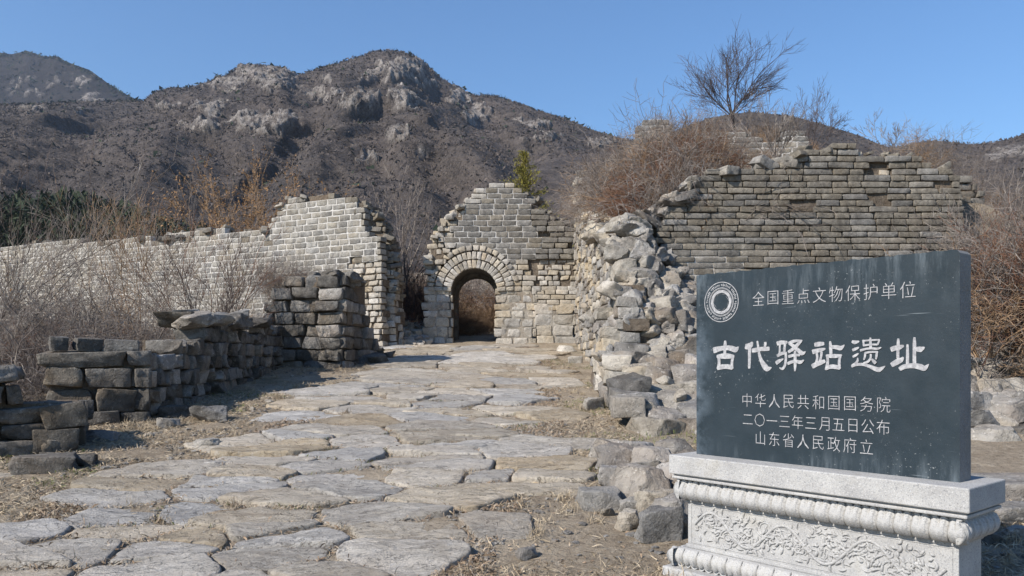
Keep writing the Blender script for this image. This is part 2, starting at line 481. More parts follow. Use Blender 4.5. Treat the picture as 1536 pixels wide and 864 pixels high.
def angular_geo(seed, n=(9, 7, 7), warp=0.16, amp=0.045, cuts=5, keep=(0.8, 0.96), rad=0.05, lay=0.0):
    """split stone: a skewed block with broken corners and a rough face"""
    r = np.random.default_rng(seed)
    V, Q = box_geo(*n)
    W = V.copy()
    for ax in range(3):
        c = V[:, ax]
        m = np.abs(np.abs(c) - (0.5 - 1.0 / n[ax])) < 1e-4
        W[m, ax] = np.sign(c[m]) * (0.5 - rad)
    inner = np.clip(W, -(0.5 - rad), 0.5 - rad)
    off = W - inner; L = np.linalg.norm(off, axis=1, keepdims=True)
    p = np.where(L > 1e-9, inner + off / np.maximum(L, 1e-9) * rad, W)
    C = r.uniform(-warp, warp, (2, 2, 2, 3))
    t = p + 0.5
    d = 0
    for i in (0, 1):
        for j in (0, 1):
            for k in (0, 1):
                w = (t[:, 0] if i else 1 - t[:, 0]) * (t[:, 1] if j else 1 - t[:, 1]) * (t[:, 2] if k else 1 - t[:, 2])
                d = d + w[:, None] * C[i, j, k]
    p = p + d
    for _ in range(cuts):
        nn = r.choice([-1, 1], 3) * r.uniform(.35, 1, 3); nn /= np.linalg.norm(nn)
        dd = (p @ nn).max() * r.uniform(*keep)
        over = np.maximum(p @ nn - dd, 0)
        p = p - over[:, None] * nn[None] * 0.95
    s = r.uniform(0, 60)
    N = np.stack([fbm(p[:, 0] * 2.6 + s + i * 9, p[:, 1] * 2.6, p[:, 2] * 2.6, 4, seed + i) for i in range(3)], 1)
    p = p + N * amp * 1.6
    rg = np.maximum(fbm(p[:, 0] * 3.4 + s, p[:, 1] * 3.4, p[:, 2] * 5, 3, seed + 7, ridged=True) - .3, 0)
    u = p / (np.linalg.norm(p, axis=1, keepdims=True) + 1e-9)
    p = p - u * rg[:, None] * amp * 1.4
    lo, hi = p.min(0), p.max(0)
    return (p - (lo + hi) / 2) / (hi - lo), Q

ROCK3 = [angular_geo(100 + i, (9, 8, 7), .20, .05, 9, (.66, .92), .07) for i in range(12)]
ROCK4 = [angular_geo(300 + i, (14, 12, 10), .18, .055, 11, (.64, .92), .06) for i in range(9)]
BLOCK = [angular_geo(200 + i, (10, 6, 6), .075, .030, 4, (.84, .97), .045) for i in range(12)]
BRICK = [brick_geo(10 + i) for i in range(12)]
BOXROUGH = [angular_geo(400 + i, (8, 4, 4), .08, .035, 4, (.84, .97), .05) for i in range(12)]
GEO = {'rock': ROCK3, 'rock4': ROCK4, 'block': BLOCK, 'brick': BRICK, 'rough': BOXROUGH}
_mc = {}
def proto_mesh(kind, i, mk):
    key = (kind, i, mk)
    if key not in _mc:
        V, Fc = GEO[kind][i]
        _mc[key] = mesh_np({'brick': 'brick', 'rough': 'brick'}.get(kind, 'stone'), V, Fc, M[mk], sharp=40 if kind == 'brick' else 32)
    return _mc[key]

# ------------------------------------------------------------------ wall frames
class Frame:
    def __init__(s, p0, p1, flip=False):
        """vertical plane through plan points p0 -> p1; the seen side is on the right of the direction"""
        s.O = np.array(p0, float); d = np.array(p1, float) - s.O
        s.L = float(np.linalg.norm(d)); s.D = d / s.L
        s.n = np.array([s.D[1], -s.D[0]])
        if flip: s.n = -s.n
    def st(s, u, v):
        a, b = (u - CU) / F, (CV - v) / F
        Y = s.n @ s.O / (s.n[0] * a + s.n[1])
        P = np.array([a * Y, Y])
        return float(s.D @ (P - s.O)), EYE + b * Y
    def uv(s, a, t):
        P = s.O + s.D * a
        return to_img(P[0], P[1], t)
    def P(s, a, out, t):
        q = s.O + s.D * a + s.n * out
        return np.array([q[0], q[1], t])

def spans(poly, t):
    xs = []
    for (s0, t0), (s1, t1) in zip(poly, poly[1:] + poly[:1]):
        if (t0 <= t) != (t1 <= t):
            xs.append(s0 + (t - t0) / (t1 - t0) * (s1 - s0))
    xs.sort()
    return list(zip(xs[::2], xs[1::2]))

def inpoly(poly, x, y):
    c = False
    for (x0, y0), (x1, y1) in zip(poly, poly[1:] + poly[:1]):
        if (y0 > y) != (y1 > y) and x < x0 + (y - y0) / (y1 - y0) * (x1 - x0): c = not c
    return c

def subtract(sp, holes):
    for h0, h1 in holes:
        out = []
        for a, b in sp:
            if h1 <= a or h0 >= b: out.append((a, b)); continue
            if h0 > a: out.append((a, h0))
            if h1 < b: out.append((h1, b))
        sp = out
    return sp

def fill(fr, poly, hfun, style, thick=0.6, pieces=None, cores=None, holes=None, t0=None, core=True):
    """courses of pieces over the polygon (in s,t); returns pieces and the boxes of the core behind them"""
    pieces = [] if pieces is None else pieces
    cores = {} if cores is None else cores
    t = min(p[1] for p in poly) if t0 is None else t0
    top = max(p[1] for p in poly)
    row = 0
    while t < top - 0.02:
        h = hfun(t) * R.uniform(0.94, 1.06)
        tc = t + h / 2
        sp = spans(poly, min(tc, top - 0.005))
        if holes: sp = subtract(sp, holes(tc))
        for a, b in sp:
            s = a - R.uniform(0, 0.10)
            runs = []
            while s < b - 0.04:
                u, v = fr.uv(s + 0.1, tc)
                st = style(u, v)
                w = R.uniform(*st['w']) * R.uniform(0.9, 1.12)
                if s + w > b + 0.05: w = max(b - s, 0.06) + R.uniform(-.02, .04)
                if w < 0.05: break
                gap = st['gap']
                dep = st.get('d', 0.25)
                out = st['proud'] + R.uniform(-1, 1) * st['jit']
                if R.random() >= st['skip']:
                    hh = h - gap * R.uniform(0.6, 1.2)
                    if st['kind'] in ('rock', 'block', 'rock4'): hh *= R.uniform(0.92, 1.14)
                    pieces.append(dict(kind=st['kind'], i=R.randrange(len(GEO[st['kind']])), mat=st['mat'],
                                       loc=fr.P(s + w / 2, out - dep / 2, tc + R.uniform(-1, 1) * st.get('tj', 0.003)),
                                       D=fr.D, n=fr.n, sc=(w - gap * R.uniform(0.7, 1.3), dep, hh),
                                       rot=(R.gauss(0, st['rot']), R.gauss(0, st['rot']), R.gauss(0, st['rot'])), flip=R.random() < 0.5))
                key = (st.get('core', 'core'), st.get('front'))
                if runs and runs[-1][2] == key: runs[-1][1] = s + w
                else: runs.append([s, s + w, key])
                s += w
            for r0, r1, key in (runs if core else []):
                r0 = max(r0, a); r1 = min(r1, b)
                if r1 - r0 < 0.26: continue
                key, front = key
                if front is None: front = {'mortar': -0.012, 'mortar_dull': -0.022}.get(key, -0.085)
                if key != 'core':
                    if r1 - r0 > .5: cores.setdefault('core', []).append((r0 + 0.2 * (r0 <= a + .01), r1 - 0.2 * (r1 >= b - .01), -0.2 - 0.0013 * (row % 3), -thick, t, t + h, fr))
                cores.setdefault(key, []).append((r0 + 0.12 * (r0 <= a + .01), r1 - 0.12 * (r1 >= b - .01), front - 0.0013 * (row % 3), -thick if key == 'core' else -0.19, t, t + h, fr))
        t += h
        row += 1
    return pieces, cores

def core_mesh(name, boxes, mat):
    V, Q = [], []
    for (a, b, f0, f1, z0, z1, fr) in boxes:
        k = len(V)
        for z in (z0, z1):
            for (s, o) in ((a, f0), (b, f0), (b, f1), (a, f1)):
                V.append(fr.P(s, o, z))
        up = float(fr.D[0] * fr.n[1] - fr.D[1] * fr.n[0]) < 0
        fs = [(0, 3, 2, 1), (4, 5, 6, 7), (0, 1, 5, 4), (1, 2, 6, 5), (2, 3, 7, 6), (3, 0, 4, 7)]
        for q in fs: Q.append([k + i for i in (q if up else q[::-1])])
    return mesh_np(name, np.array(V), np.array(Q), mat, smooth=False)

def piece_matrix(p):
    D, n = p['D'], p['n']
    B = Matrix(((D[0], -n[0], 0), (D[1], -n[1], 0), (0, 0, 1)))
    if B.determinant() < 0:
        B = Matrix(((-D[0], -n[0], 0), (-D[1], -n[1], 0), (0, 0, 1)))
    rx, ry, rz = p['rot']
    if p['flip'] and p['kind'] != 'brick': rz += math.pi
    if p.get('roll') is not None: B = B @ Matrix.Rotation(p['roll'], 3, 'Y')
    return B @ Euler((rx, ry, rz)).to_matrix()

def place(parent, pieces, name='brick', limit=300, mass='brick_mass'):
    """the pieces that show largest become objects of their own, the rest one joined part"""
    base = np.array(parent.location)
    def show(p):
        return -(p['sc'][0] * p['sc'][2]) / max(p['loc'][1], 1) ** 2 * (1 if not p.get('hid') else 0.01)
    order = sorted(range(len(pieces)), key=lambda i: show(pieces[i]))
    for i in order[:limit]:
        p = pieces[i]
        link(p.get('name', name), proto_mesh(p['kind'], p['i'], p['mat']), parent, p['loc'] - base, piece_matrix(p).to_euler(), p['sc'])
    rest = {}
    for i in order[limit:]: rest.setdefault(pieces[i]['mat'], []).append(pieces[i])
    for mk, ps in rest.items():
        # joined: lighter versions of the same shapes
        Vs, Fs = {}, {}
        for p in ps:
            V, Fc = GEO[p['kind']][p['i']]
            Mx = np.array(piece_matrix(p))
            W = (V * np.array(p['sc'])) @ Mx.T + p['loc'] - base
            k = Fc.shape[1]
            Vs.setdefault(k, []).append(W); Fs.setdefault(k, []).append(Fc)
        for k in Vs:
            off = np.cumsum([0] + [len(x) for x in Vs[k][:-1]])
            me = mesh_np(mass, np.concatenate(Vs[k]), np.concatenate([f + o for f, o in zip(Fs[k], off)]), M[mk], sharp=34)
            o = link(mass, me, parent); o["kind"] = "stuff"

def place_cores(parent, cores):
    base = Vector(parent.location)
    for key, bx in cores.items():
        o = link({'mortar': 'lime_mortar', 'mortar_dull': 'weathered_mortar', 'core': 'wall_core'}[key], core_mesh('wall_core', bx, M[key]), parent, -base)

# styles
def S(kind, w, mat, gap=0.012, proud=0.0, jit=0.006, rot=0.008, skip=0.0, core='core', d=0.25, tj=0.003, front=None):
    return dict(front=front, kind=kind, w=w, mat=mat, gap=gap, proud=proud, jit=jit, rot=rot, skip=skip, core=core, d=d, tj=tj)

# ================================================================== THE SETTING: ground, mound, mountains
def axis(dense0, dense1, step, lo, hi, growth=1.22):
    a = list(np.arange(dense0, dense1 + 1e-6, step))
    s = step; x = a[-1]
    while x < hi:
        s *= growth; x += s; a.append(x)
    s = step; x = a[0]; pre = []
    while x > lo:
        s *= growth; x -= s; pre.append(x)
    return np.array(pre[::-1] + a)

gx = axis(-8.0, 4.2, 0.06, -2600, 2600)
gy = axis(3.2, 23.0, 0.07, -40, 4000)
GX, GY = np.meshgrid(gx, gy)
GZ = ground_z(GX, GY)
near = sstep(GY, 1, 3) * (1 - sstep(GY, 24, 30))
GZ = GZ + near * 0.016 * fbm(GX * 5, GY * 5, 0, 4, 21)
link("ground", mesh_np("ground", np.stack([GX.ravel(), GY.ravel(), GZ.ravel()], 1), grid_faces(len(gy), len(gx)), M['ground']))["kind"] = "structure"

def mound_z(X, Y):
    X = np.asarray(X, float); Y = np.asarray(Y, float)
    ze = np.interp(Y, [11, 13, 15, 18, 21, 24, 30, 40], [2.2, 3.25, 3.95, 4.75, 5.2, 5.2, 5.0, 4.6])
    zi = np.interp(Y, [12.9, 13.6, 16, 18.6, 20, 23, 28, 40], [4.15, 4.25, 5.5, 6.1, 6.9, 7.9, 7.8, 5.8])
    f = sstep(X, 1.8, 4.6)
    z = ze * (1 - f) + zi * f
    g = ground_z(X, Y)
    r = sstep(X, 7.7, 11)
    z = z * (1 - r) + (g - 0.3) * r
    z = z + 0.16 * fbm(X * 0.7, Y * 0.7, 0, 4, 31)
    bk = sstep(Y, 30, 41)
    return z * (1 - bk) + (g - 0.3) * bk
mx = np.linspace(1.95, 16, 120); my = np.linspace(13.1, 41, 150)
MX, MY = np.meshgrid(mx, my)
MZ = mound_z(MX, MY)
MZ[0, :] = ground_z(MX[0], MY[0]) ; MZ[:, 0] = ground_z(MX[:, 0], MY[:, 0])
link("earth_mound", mesh_np("earth_mound", np.stack([MX.ravel(), MY.ravel(), MZ.ravel()], 1), grid_faces(150, 120), M['ground']))["kind"] = "structure"

def ridge(name, pts, Yr, Yf, cols, rows, u0, u1, amp, fs, rocks, seed, power=1.25, back=8, folds=()):
    us = np.linspace(u0, u1, cols) if cols < 900 else np.concatenate([np.linspace(-1500, u0, 110)[:-1], np.linspace(u0, u1, cols - 169), np.linspace(u1, 2300, 61)[1:]])
    cols = len(us)
    pu, pv = zip(*pts)
    vr = np.interp(us, pu, pv)
    a = (us - CU) / F
    Yrr = Yr * (1 + 0.10 * fbm(us * 0.004, seed, 0, 2, seed))
    zr = EYE + (CV - vr) / F * Yrr
    zf = ground_z(a * Yf, Yf) - 4
    t = np.concatenate([np.linspace(0, 1, rows), 1 + np.linspace(0.02, 0.6, back)])
    T, A = np.meshgrid(t, a, indexing='ij')
    Tm = np.minimum(T, 1)
    Yv = Yf + (Yrr[None, :] - Yf) * T
    X = A * Yv
    Z = zf[None, :] + (zr - zf)[None, :] * Tm ** power
    env = np.clip(4 * Tm * (1 - Tm), 0, 1) ** 0.8
    warp = fbm(X * fs * .7, Yv * fs * .7, 0, 3, seed + 2) * 0.8
    n = fbm(X * fs + warp, Yv * fs * 0.55 + warp, 0, 6, seed, ridged=True)
    n2 = fbm(X * fs * 5, Yv * fs * 5, 0, 4, seed + 3)
    n3 = fbm(X * 0.12, Yv * 0.12, 0, 3, seed + 4)
    Z = Z + env * (amp * n + amp * 0.22 * n2)
    # spur down from each summit towards the viewer
    uu = A * F + CU
    Z = Z + (0.35 + env * 0.65) * n3 * 1.6 * (Yr / 750)
    Z = Z - np.maximum(T - 1, 0) * (zr[None, :]) * 0.9
    U, Vv = to_img(X, Yv, Z)
    for (pl, wd, am) in folds:          # named spurs (+) and gullies (-) running down from the crest
        pv_, pu_ = [q[1] for q in pl], [q[0] for q in pl]
        cu_ = np.interp(Vv, pv_, pu_)
        inside = sstep(Vv, pv_[0] - 6, pv_[0] + 22) * (1 - sstep(Vv, pv_[-1] - 10, pv_[-1] + 40))
        gsn = np.exp(-((U - cu_ + 9 * fbm(Vv * .05, am, 0, 2, 3)) / (wd * 1.35)) ** 2) * inside
        Yv = Yv - gsn * am * 0.55
    U, Vv = to_img(X, Yv, Z)
    rk = np.zeros_like(Z)
    for (ru, rv, su, sv, w) in rocks:
        rk = np.maximum(rk, w * np.exp(-(((U - ru) / su) ** 2 + ((Vv - rv) / sv) ** 2)))
    pat = fbm(X * 0.05, Z * 0.03, Yv * 0.02, 4, seed + 9)
    pat2 = fbm(X * 0.16, Z * 0.09, Yv * 0.05, 4, seed + 19)
    rk = np.clip((rk * 1.25 + pat * 0.9 + pat2 * 1.3 - 0.42) * 3.0, 0, 1) * (rk > .12)
    crag = fbm(X * 0.17, Yv * 0.07, Z * 0.06, 4, seed + 6, ridged=True)
    Z = Z + rk * crag * 3.6 * (Yr / 750)
    Yv = Yv - rk * (crag + 0.4) * 2.2 * (Yr / 750)
    me = mesh_np(name, np.stack([X.ravel(), Yv.ravel(), Z.ravel()], 1), grid_faces(len(t), cols), M['far_mountain' if name == 'far_mountain' else 'mountain'], smooth=True)
    at = me.attributes.new("rock", 'FLOAT', 'POINT')
    at.data.foreach_set("value", rk.ravel().astype(np.float32))
    o = link(name, me); o["kind"] = "structure"
    return np.stack([X, Yv, Z], -1)[:rows], rk[:rows]

MAIN = [(-1500, 60), (-1000, 100), (-600, 130), (-300, 150), (0, 158), (100, 155), (200, 150), (215, 151), (232, 139), (255, 132), (285, 135), (300, 128), (340, 112), (362, 100),
        (385, 97), (400, 99), (425, 104), (445, 113), (470, 108), (500, 98), (530, 88), (560, 78), (590, 76), (610, 82), (630, 97), (660, 120),
        (690, 136), (705, 142), (745, 144), (770, 155), (800, 168), (850, 180), (885, 196), (920, 206), (1000, 222), (1100, 240), (1500, 290), (2300, 330)]
RK = [(375, 180, 50, 16, 1.1), (425, 182, 26, 14, 1.1), (320, 165, 26, 12, .9), (300, 190, 25, 12, .9), (405, 122, 38, 14, 1), (372, 106, 20, 8, .9), (345, 128, 30, 9, .9), (250, 158, 18, 8, .7),
      (600, 104, 36, 15, 1.25), (545, 152, 50, 13, 1.0), (605, 148, 32, 17, 1.1), (520, 158, 30, 10, .9), (640, 128, 14, 8, .8), (690, 148, 16, 13, 1.1), (718, 172, 22, 12, 1.0), (592, 200, 16, 10, .9), (800, 186, 24, 6, .8), (820, 206, 30, 6, .8),
      (480, 140, 30, 8, .8), (490, 120, 16, 6, .7), (560, 120, 20, 7, .7), (900, 215, 20, 6, .6), (50, 165, 22, 5, .6), (120, 165, 16, 5, .6), (550, 240, 14, 8, .55), (630, 230, 12, 8, .5)]
FOLDS = [([(455, 112), (468, 150), (470, 185), (420, 230), (330, 300), (300, 340)], 20, -30), ([(400, 100), (440, 140), (455, 175), (430, 200)], 24, 24),
         ([(590, 80), (640, 130), (690, 200), (740, 300)], 34, 30), ([(700, 140), (745, 200), (790, 260)], 22, -20), ([(300, 130), (280, 180), (250, 240), (200, 300)], 30, 22),
         ([(215, 152), (270, 190), (330, 240), (345, 300)], 22, -18), ([(500, 100), (520, 160), (480, 240), (440, 320)], 26, 22), ([(560, 80), (570, 170), (560, 240), (600, 320)], 18, -14),
         ([(100, 157), (60, 200), (10, 260)], 30, 22), ([(180, 152), (120, 210), (60, 290)], 24, -16), ([(760, 150), (810, 200), (880, 280)], 26, 18), ([(650, 115), (660, 180), (650, 260), (690, 320)], 16, -12)]
mA, rkA = ridge("mountain", MAIN, 760, 105, 1050, 300, -160, 1180, 19, 0.0085, RK, 3, folds=FOLDS)
FARL = [(-1400, 60), (-800, 70), (-400, 110), (-100, 92), (0, 79), (20, 81), (40, 76), (65, 84), (85, 84), (105, 95), (135, 105), (160, 124), (185, 139), (205, 150), (240, 168), (300, 195), (500, 260), (800, 300)]
mB, rkB = ridge("far_mountain", FARL, 1500, 700, 360, 90, -900, 560, 34, 0.005, [(95, 165, 14, 6, .45), (140, 150, 24, 14, .35), (40, 130, 36, 16, .38), (110, 120, 36, 14, .35)], 13)
RIGHT = [(700, 250), (960, 222), (1000, 205), (1030, 190), (1060, 178), (1120, 168), (1180, 173), (1230, 185), (1290, 204), (1325, 219), (1345, 221), (1380, 213), (1400, 210),
         (1430, 214), (1460, 217), (1490, 213), (1520, 207), (1560, 196), (1700, 170), (2300, 120)]
mC, rkC = ridge("right_hill", RIGHT, 480, 95, 520, 120, 760, 2200, 9, 0.013, [(1520, 228, 26, 9, 1.1), (1490, 236, 16, 6, .8)], 23)

# scrub: low bare bushes over the slopes, one mass nobody could count
def scrub_on(surf, rk, n, size, name, mat, umin=-60, umax=1600, crest=0):
    rows, cols = rk.shape
    r = rng.random(n) ** 0.75 * (rows - 2); c = rng.random(n) * (cols - 2)
    if crest: r[:crest] = rows - 1.2 - rng.random(crest) * 2
    i, j = r.astype(int), c.astype(int)
    fr_, fc = (r - i)[:, None], (c - j)[:, None]
    P = surf[i, j] * (1 - fr_) * (1 - fc) + surf[i + 1, j] * fr_ * (1 - fc) + surf[i, j + 1] * (1 - fr_) * fc + surf[i + 1, j + 1] * fr_ * fc
    U, _ = to_img(P[:, 0], P[:, 1], P[:, 2])
    ok = (U > umin) & (U < umax) & (rk[i, j] < rng.random(n) * 0.8)
    P = P[ok]
    k = 3
    s = size * rng.uniform(0.5, 1.4, len(P)) * (P[:, 1] / 750) ** 0.45
    C = np.repeat(P, k, 0); ss = np.repeat(s, k)[:, None]
    C = C + rng.normal(0, 0.34, C.shape) * ss * np.array([1, 1, .6]) + np.array([0, 0, .35]) * ss
    T = C[:, None, :] + rng.normal(0, 0.50, (len(C), 3, 3)) * ss[:, None, :]
    V = T.reshape(-1, 3)
    o = link(name, mesh_np(name, V, np.arange(len(V)).reshape(-1, 3), mat, smooth=False)); o["kind"] = "stuff"
    return o
tag(scrub_on(mA, rkA, 60000, 1.25, "hillside_scrub", M['scrub'], crest=2500), "grey brown bare scrub covering the mountain slopes", "scrub")
tag(scrub_on(mA, rkA * 0, 1300, 2.2, "hillside_pines", M['pine'], crest=420), "scattered small dark evergreens dotting the mountain slopes and crest", "evergreens")
tag(scrub_on(mC, rkC, 16000, 1.1, "hillside_scrub", M['scrub'], 900, 1620, crest=900), "brown bare scrub covering the low hill at right", "scrub")
tag(scrub_on(mB, rkB, 9000, 2.6, "hillside_scrub", M['pine'], -60, 420, crest=1500), "dark scrub on the farthest bluish mountain at left", "scrub")

# ================================================================== PAVED PATH
left_e = [(-70, 900), (-40, 820), (30, 780), (100, 750), (215, 715), (300, 692), (345, 670), (400, 640), (450, 605), (500, 582), (560, 562), (610, 545), (585, 530), (600, 519)]
right_e = [(795, 518), (820, 530), (832, 545), (838, 575), (842, 610), (850, 640), (846, 690), (800, 735), (765, 780), (745, 830), (735, 900)]
PATH = [tuple(ground_at(u, v)[:2]) for u, v in left_e + right_e]
def in_path(x, y): return inpoly(PATH, x, y)

def clip_half(poly, p, n):
    out = []
    for a, b in zip(poly, poly[1:] + poly[:1]):
        da, db = (a[0] - p[0]) * n[0] + (a[1] - p[1]) * n[1], (b[0] - p[0]) * n[0] + (b[1] - p[1]) * n[1]
        if da <= 0: out.append(a)
        if (da <= 0) != (db <= 0):
            t = da / (da - db); out.append((a[0] + (b[0] - a[0]) * t, a[1] + (b[1] - a[1]) * t))
    return out

seeds = []
y = 3.0; row = 0
while y < 23.2:
    sy = 0.35 + 0.034 * (y - 4); sx = 0.60 + 0.040 * (y - 4)
    x = -7 + (row % 2) * sx * 0.5
    while x < 3:
        seeds.append((x + R.uniform(-.34, .34) * sx, y + R.uniform(-.40, .40) * sy, sx, sy))
        x += sx * R.choice((0.6, 0.8, 1.1, 1.5, 1.9))
    y += sy; row += 1

def paving_geo(poly, tilt, th, seed):
    """irregular slab with a worn domed top and broken edges, around its own centre"""
    P = np.array(poly); c = P.mean(0)
    pts = []
    n = len(P)
    L = sum(np.linalg.norm(P[(i + 1) % n] - P[i]) for i in range(n))
    st = max(0.035, L / 64)
    for i in range(n):
        a, b = P[i], P[(i + 1) % n]
        k = max(1, int(np.linalg.norm(b - a) / st))
        for j in range(k): pts.append(a + (b - a) * j / k)
    Q = np.array(pts)
    for _ in range(1): Q = Q * 0.5 + (np.roll(Q, 1, 0) + np.roll(Q, -1, 0)) * 0.25
    d = Q - c
    rad = np.linalg.norm(d, axis=1, keepdims=True)
    nz = fbm(Q[:, 0] * 3.2, Q[:, 1] * 3.2, seed * 1.7, 4, 77)[:, None]
    nz2 = fbm(Q[:, 0] * 11, Q[:, 1] * 11, seed * 1.7, 3, 79)[:, None]
    Q = c + d * (1 + nz * 0.10 + nz2 * 0.05)
    m = len(Q)
    rings = [(1.0, -th - 0.05), (1.0, -0.016), (0.988, -0.003), (0.955, 0.002), (0.90, 0.004), (0.80, 0.006), (0.66, 0.007), (0.48, 0.008), (0.3, 0.008), (0.14, 0.008)]
    V = []
    for f, z in rings:
        W = c + (Q - c) * f
        q_ = fbm(W[:, 0] * 2.0 + 7, W[:, 1] * 3.4, seed, 4, 79) * 3.2
        h = 0.013 * fbm(W[:, 0] * 3.2, W[:, 1] * 4.6, seed, 5, 78) + 0.011 * (np.floor(q_) + sstep(q_ - np.floor(q_), .75, 1.0))
        zz = z + (h if z > -0.02 else 0) + tilt[0] * (W[:, 0] - c[0]) + tilt[1] * (W[:, 1] - c[1])
        g = SL * (W[:, 1] - c[1])
        V.append(np.stack([W[:, 0] - c[0], W[:, 1] - c[1], zz + g], 1))
    V = np.concatenate(V + [np.array([[0, 0, V[-1][:, 2].mean()]])])
    Fc = []
    for r in range(len(rings) - 1):
        for i in range(m):
            a, b = r * m + i, r * m + (i + 1) % m
            Fc += [(a, b, b + m), (a, b + m, a + m)]
    top = (len(rings) - 1) * m
    for i in range(m): Fc.append((top + i, top + (i + 1) % m, len(V) - 1))
    return V, np.array(Fc), c

path = thing("stone_path", None, None)
path["kind"] = "structure"
STONES = []      # footprints, so that litter keeps off them
ns = 0
for i, (x, y, sx, sy) in enumerate(seeds):
    edge = in_path(x, y)
    if not edge:
        # a few stray slabs in the earth beside the path
        if not (R.random() < 0.22 and -4.6 < x < 1.0 and 4.6 < y < 9.5 and x < -0.3 * y + 0.2): continue
    cell = [(x - sx * 1.2, y - sy * 1.2), (x + sx * 1.2, y - sy * 1.2), (x + sx * 1.2, y + sy * 1.2), (x - sx * 1.2, y + sy * 1.2)]
    for j, (x2, y2, _, _) in enumerate(seeds):
        if j == i or abs(x2 - x) > 3.2 * sx or abs(y2 - y) > 3.2 * sy: continue
        k = 2.3                                   # stretch: slabs lie wider than deep
        nx, ny = (x2 - x), (y2 - y) * k
        q = math.hypot(nx, ny)
        cell = clip_half(cell, ((x + x2) / 2, (y + y2) / 2), (nx / q, ny / q))
        if len(cell) < 3: break
    if len(cell) < 3: continue
    g = R.uniform(0.008, 0.028)
    c = np.mean(cell, 0)
    w = max(p[0] for p in cell) - min(p[0] for p in cell); hgt = max(p[1] for p in cell) - min(p[1] for p in cell)
    k = 1.0 if edge else 0.55
    poly = [(c[0] + (p[0] - c[0]) * k * max(0.4, 1 - 2 * g / max(w, .1)), c[1] + (p[1] - c[1]) * k * max(0.4, 1 - 2 * g / max(hgt, .1))) for p in cell]
    if min(w, hgt) < 0.16: continue
    V, Fc, c = paving_geo(poly, (R.gauss(0, 0.018), R.gauss(0, 0.03)), 0.07, i)
    zc = float(ground_z(c[0], c[1])) + (R.uniform(0.012, 0.045) if edge else -0.006)
    link("paving_stone", mesh_np("paving_stone", V, Fc, M['paving']), path, (c[0], c[1], zc))
    STONES.append((poly, c, max(w, hgt)))
    ns += 1
print("paving stones", ns)

# occupancy grid of the slabs
OG = np.zeros((400, 220), bool)      # y 3..23 step .05 ; x -8..3 step .05
for poly, c, w in STONES:
    i0, i1 = int((c[1] - w - 3) / .05), int((c[1] + w - 3) / .05)
    j0, j1 = int((c[0] - w + 8) / .05), int((c[0] + w + 8) / .05)
    for i in range(max(i0, 0), min(i1, 399) + 1):
        for j in range(max(j0, 0), min(j1, 219) + 1):
            if not OG[i, j] and inpoly(poly, -8 + (j + .5) * .05, 3 + (i + .5) * .05): OG[i, j] = True
def on_slab(X, Y):
    i = ((Y - 3) / .05).astype(int); j = ((X + 8) / .05).astype(int)
    ok = (i >= 0) & (i < 400) & (j >= 0) & (j < 220)
    return np.where(ok, OG[np.clip(i, 0, 399), np.clip(j, 0, 219)], False)

# ================================================================== WALLS
# ---- gate wall with the brick arch, facing the viewer
YG = 22.0
fg = Frame((-3.0, YG), (3.0, YG))
P_ = lambda fr, pts: [fr.st(u, v) for u, v in pts]
AC = fg.st(711.5, 437); PXG = YG / F
gate = thing("gate_wall", "ruined brick gate wall with a small round arched doorway at the end of the paved path", "gate wall", (AC[0] - 3.0, YG, float(ground_z(-1, YG))))
Q_M = [(700, 312), (716, 291), (778, 286), (792, 300), (800, 318), (820, 322), (800, 345), (795, 352), (812, 364), (797, 388), (640, 390), (676, 352)]
Q_M = [(706, 300), (722, 286), (780, 284), (800, 322), (800, 352), (815, 365), (800, 392), (730, 394), (690, 380), (668, 362), (684, 335)]
def gate_style(u, v):
    if inpoly(Q_M, u, v): return S('brick', (0.34, 0.42), 'brick_grey', 0.022, 0.0, 0.004, 0.004, 0.0, 'mortar')
    if v < 385 and u > 790: return S('brick', (0.28, 0.48), 'brick_grey', 0.022, 0.02, 0.03, 0.012, 0.10 if v > 330 else 0.25)
    if u < 700 and v < 445: return S('rough', (0.16, 0.34), 'brick_warm', 0.012, -0.02, 0.07, 0.07, 0.06)
    if 385 <= v < 425 and u > 790: return S('rough', (0.14, 0.3), 'brick_warm', 0.012, -0.05, 0.05, 0.05, 0.1)
    return S('brick', (0.26, 0.46), 'brick_warm', 0.018, 0.0, 0.022, 0.014, 0.04, 'core')
def ring_hole(Rp):
    def h(t):
        dy = (t - AC[1]) / PXG
        if dy <= 0: return [(AC[0] - Rp * PXG, AC[0] + Rp * PXG)]
        if dy < Rp: q = math.sqrt(Rp * Rp - dy * dy) * PXG; return [(AC[0] - q, AC[0] + q)]
        return []
    return h
upper = P_(fg, [(641, 437), (640, 400), (638, 380), (652, 352), (668, 330), (684, 312), (704, 298), (722, 283), (736, 277), (774, 278), (790, 292), (806, 303), (822, 318), (838, 330), (864, 336), (868, 437)])
pcs, cores = fill(fg, upper, lambda t: 0.150, gate_style, 1.5, holes=ring_hole(61))
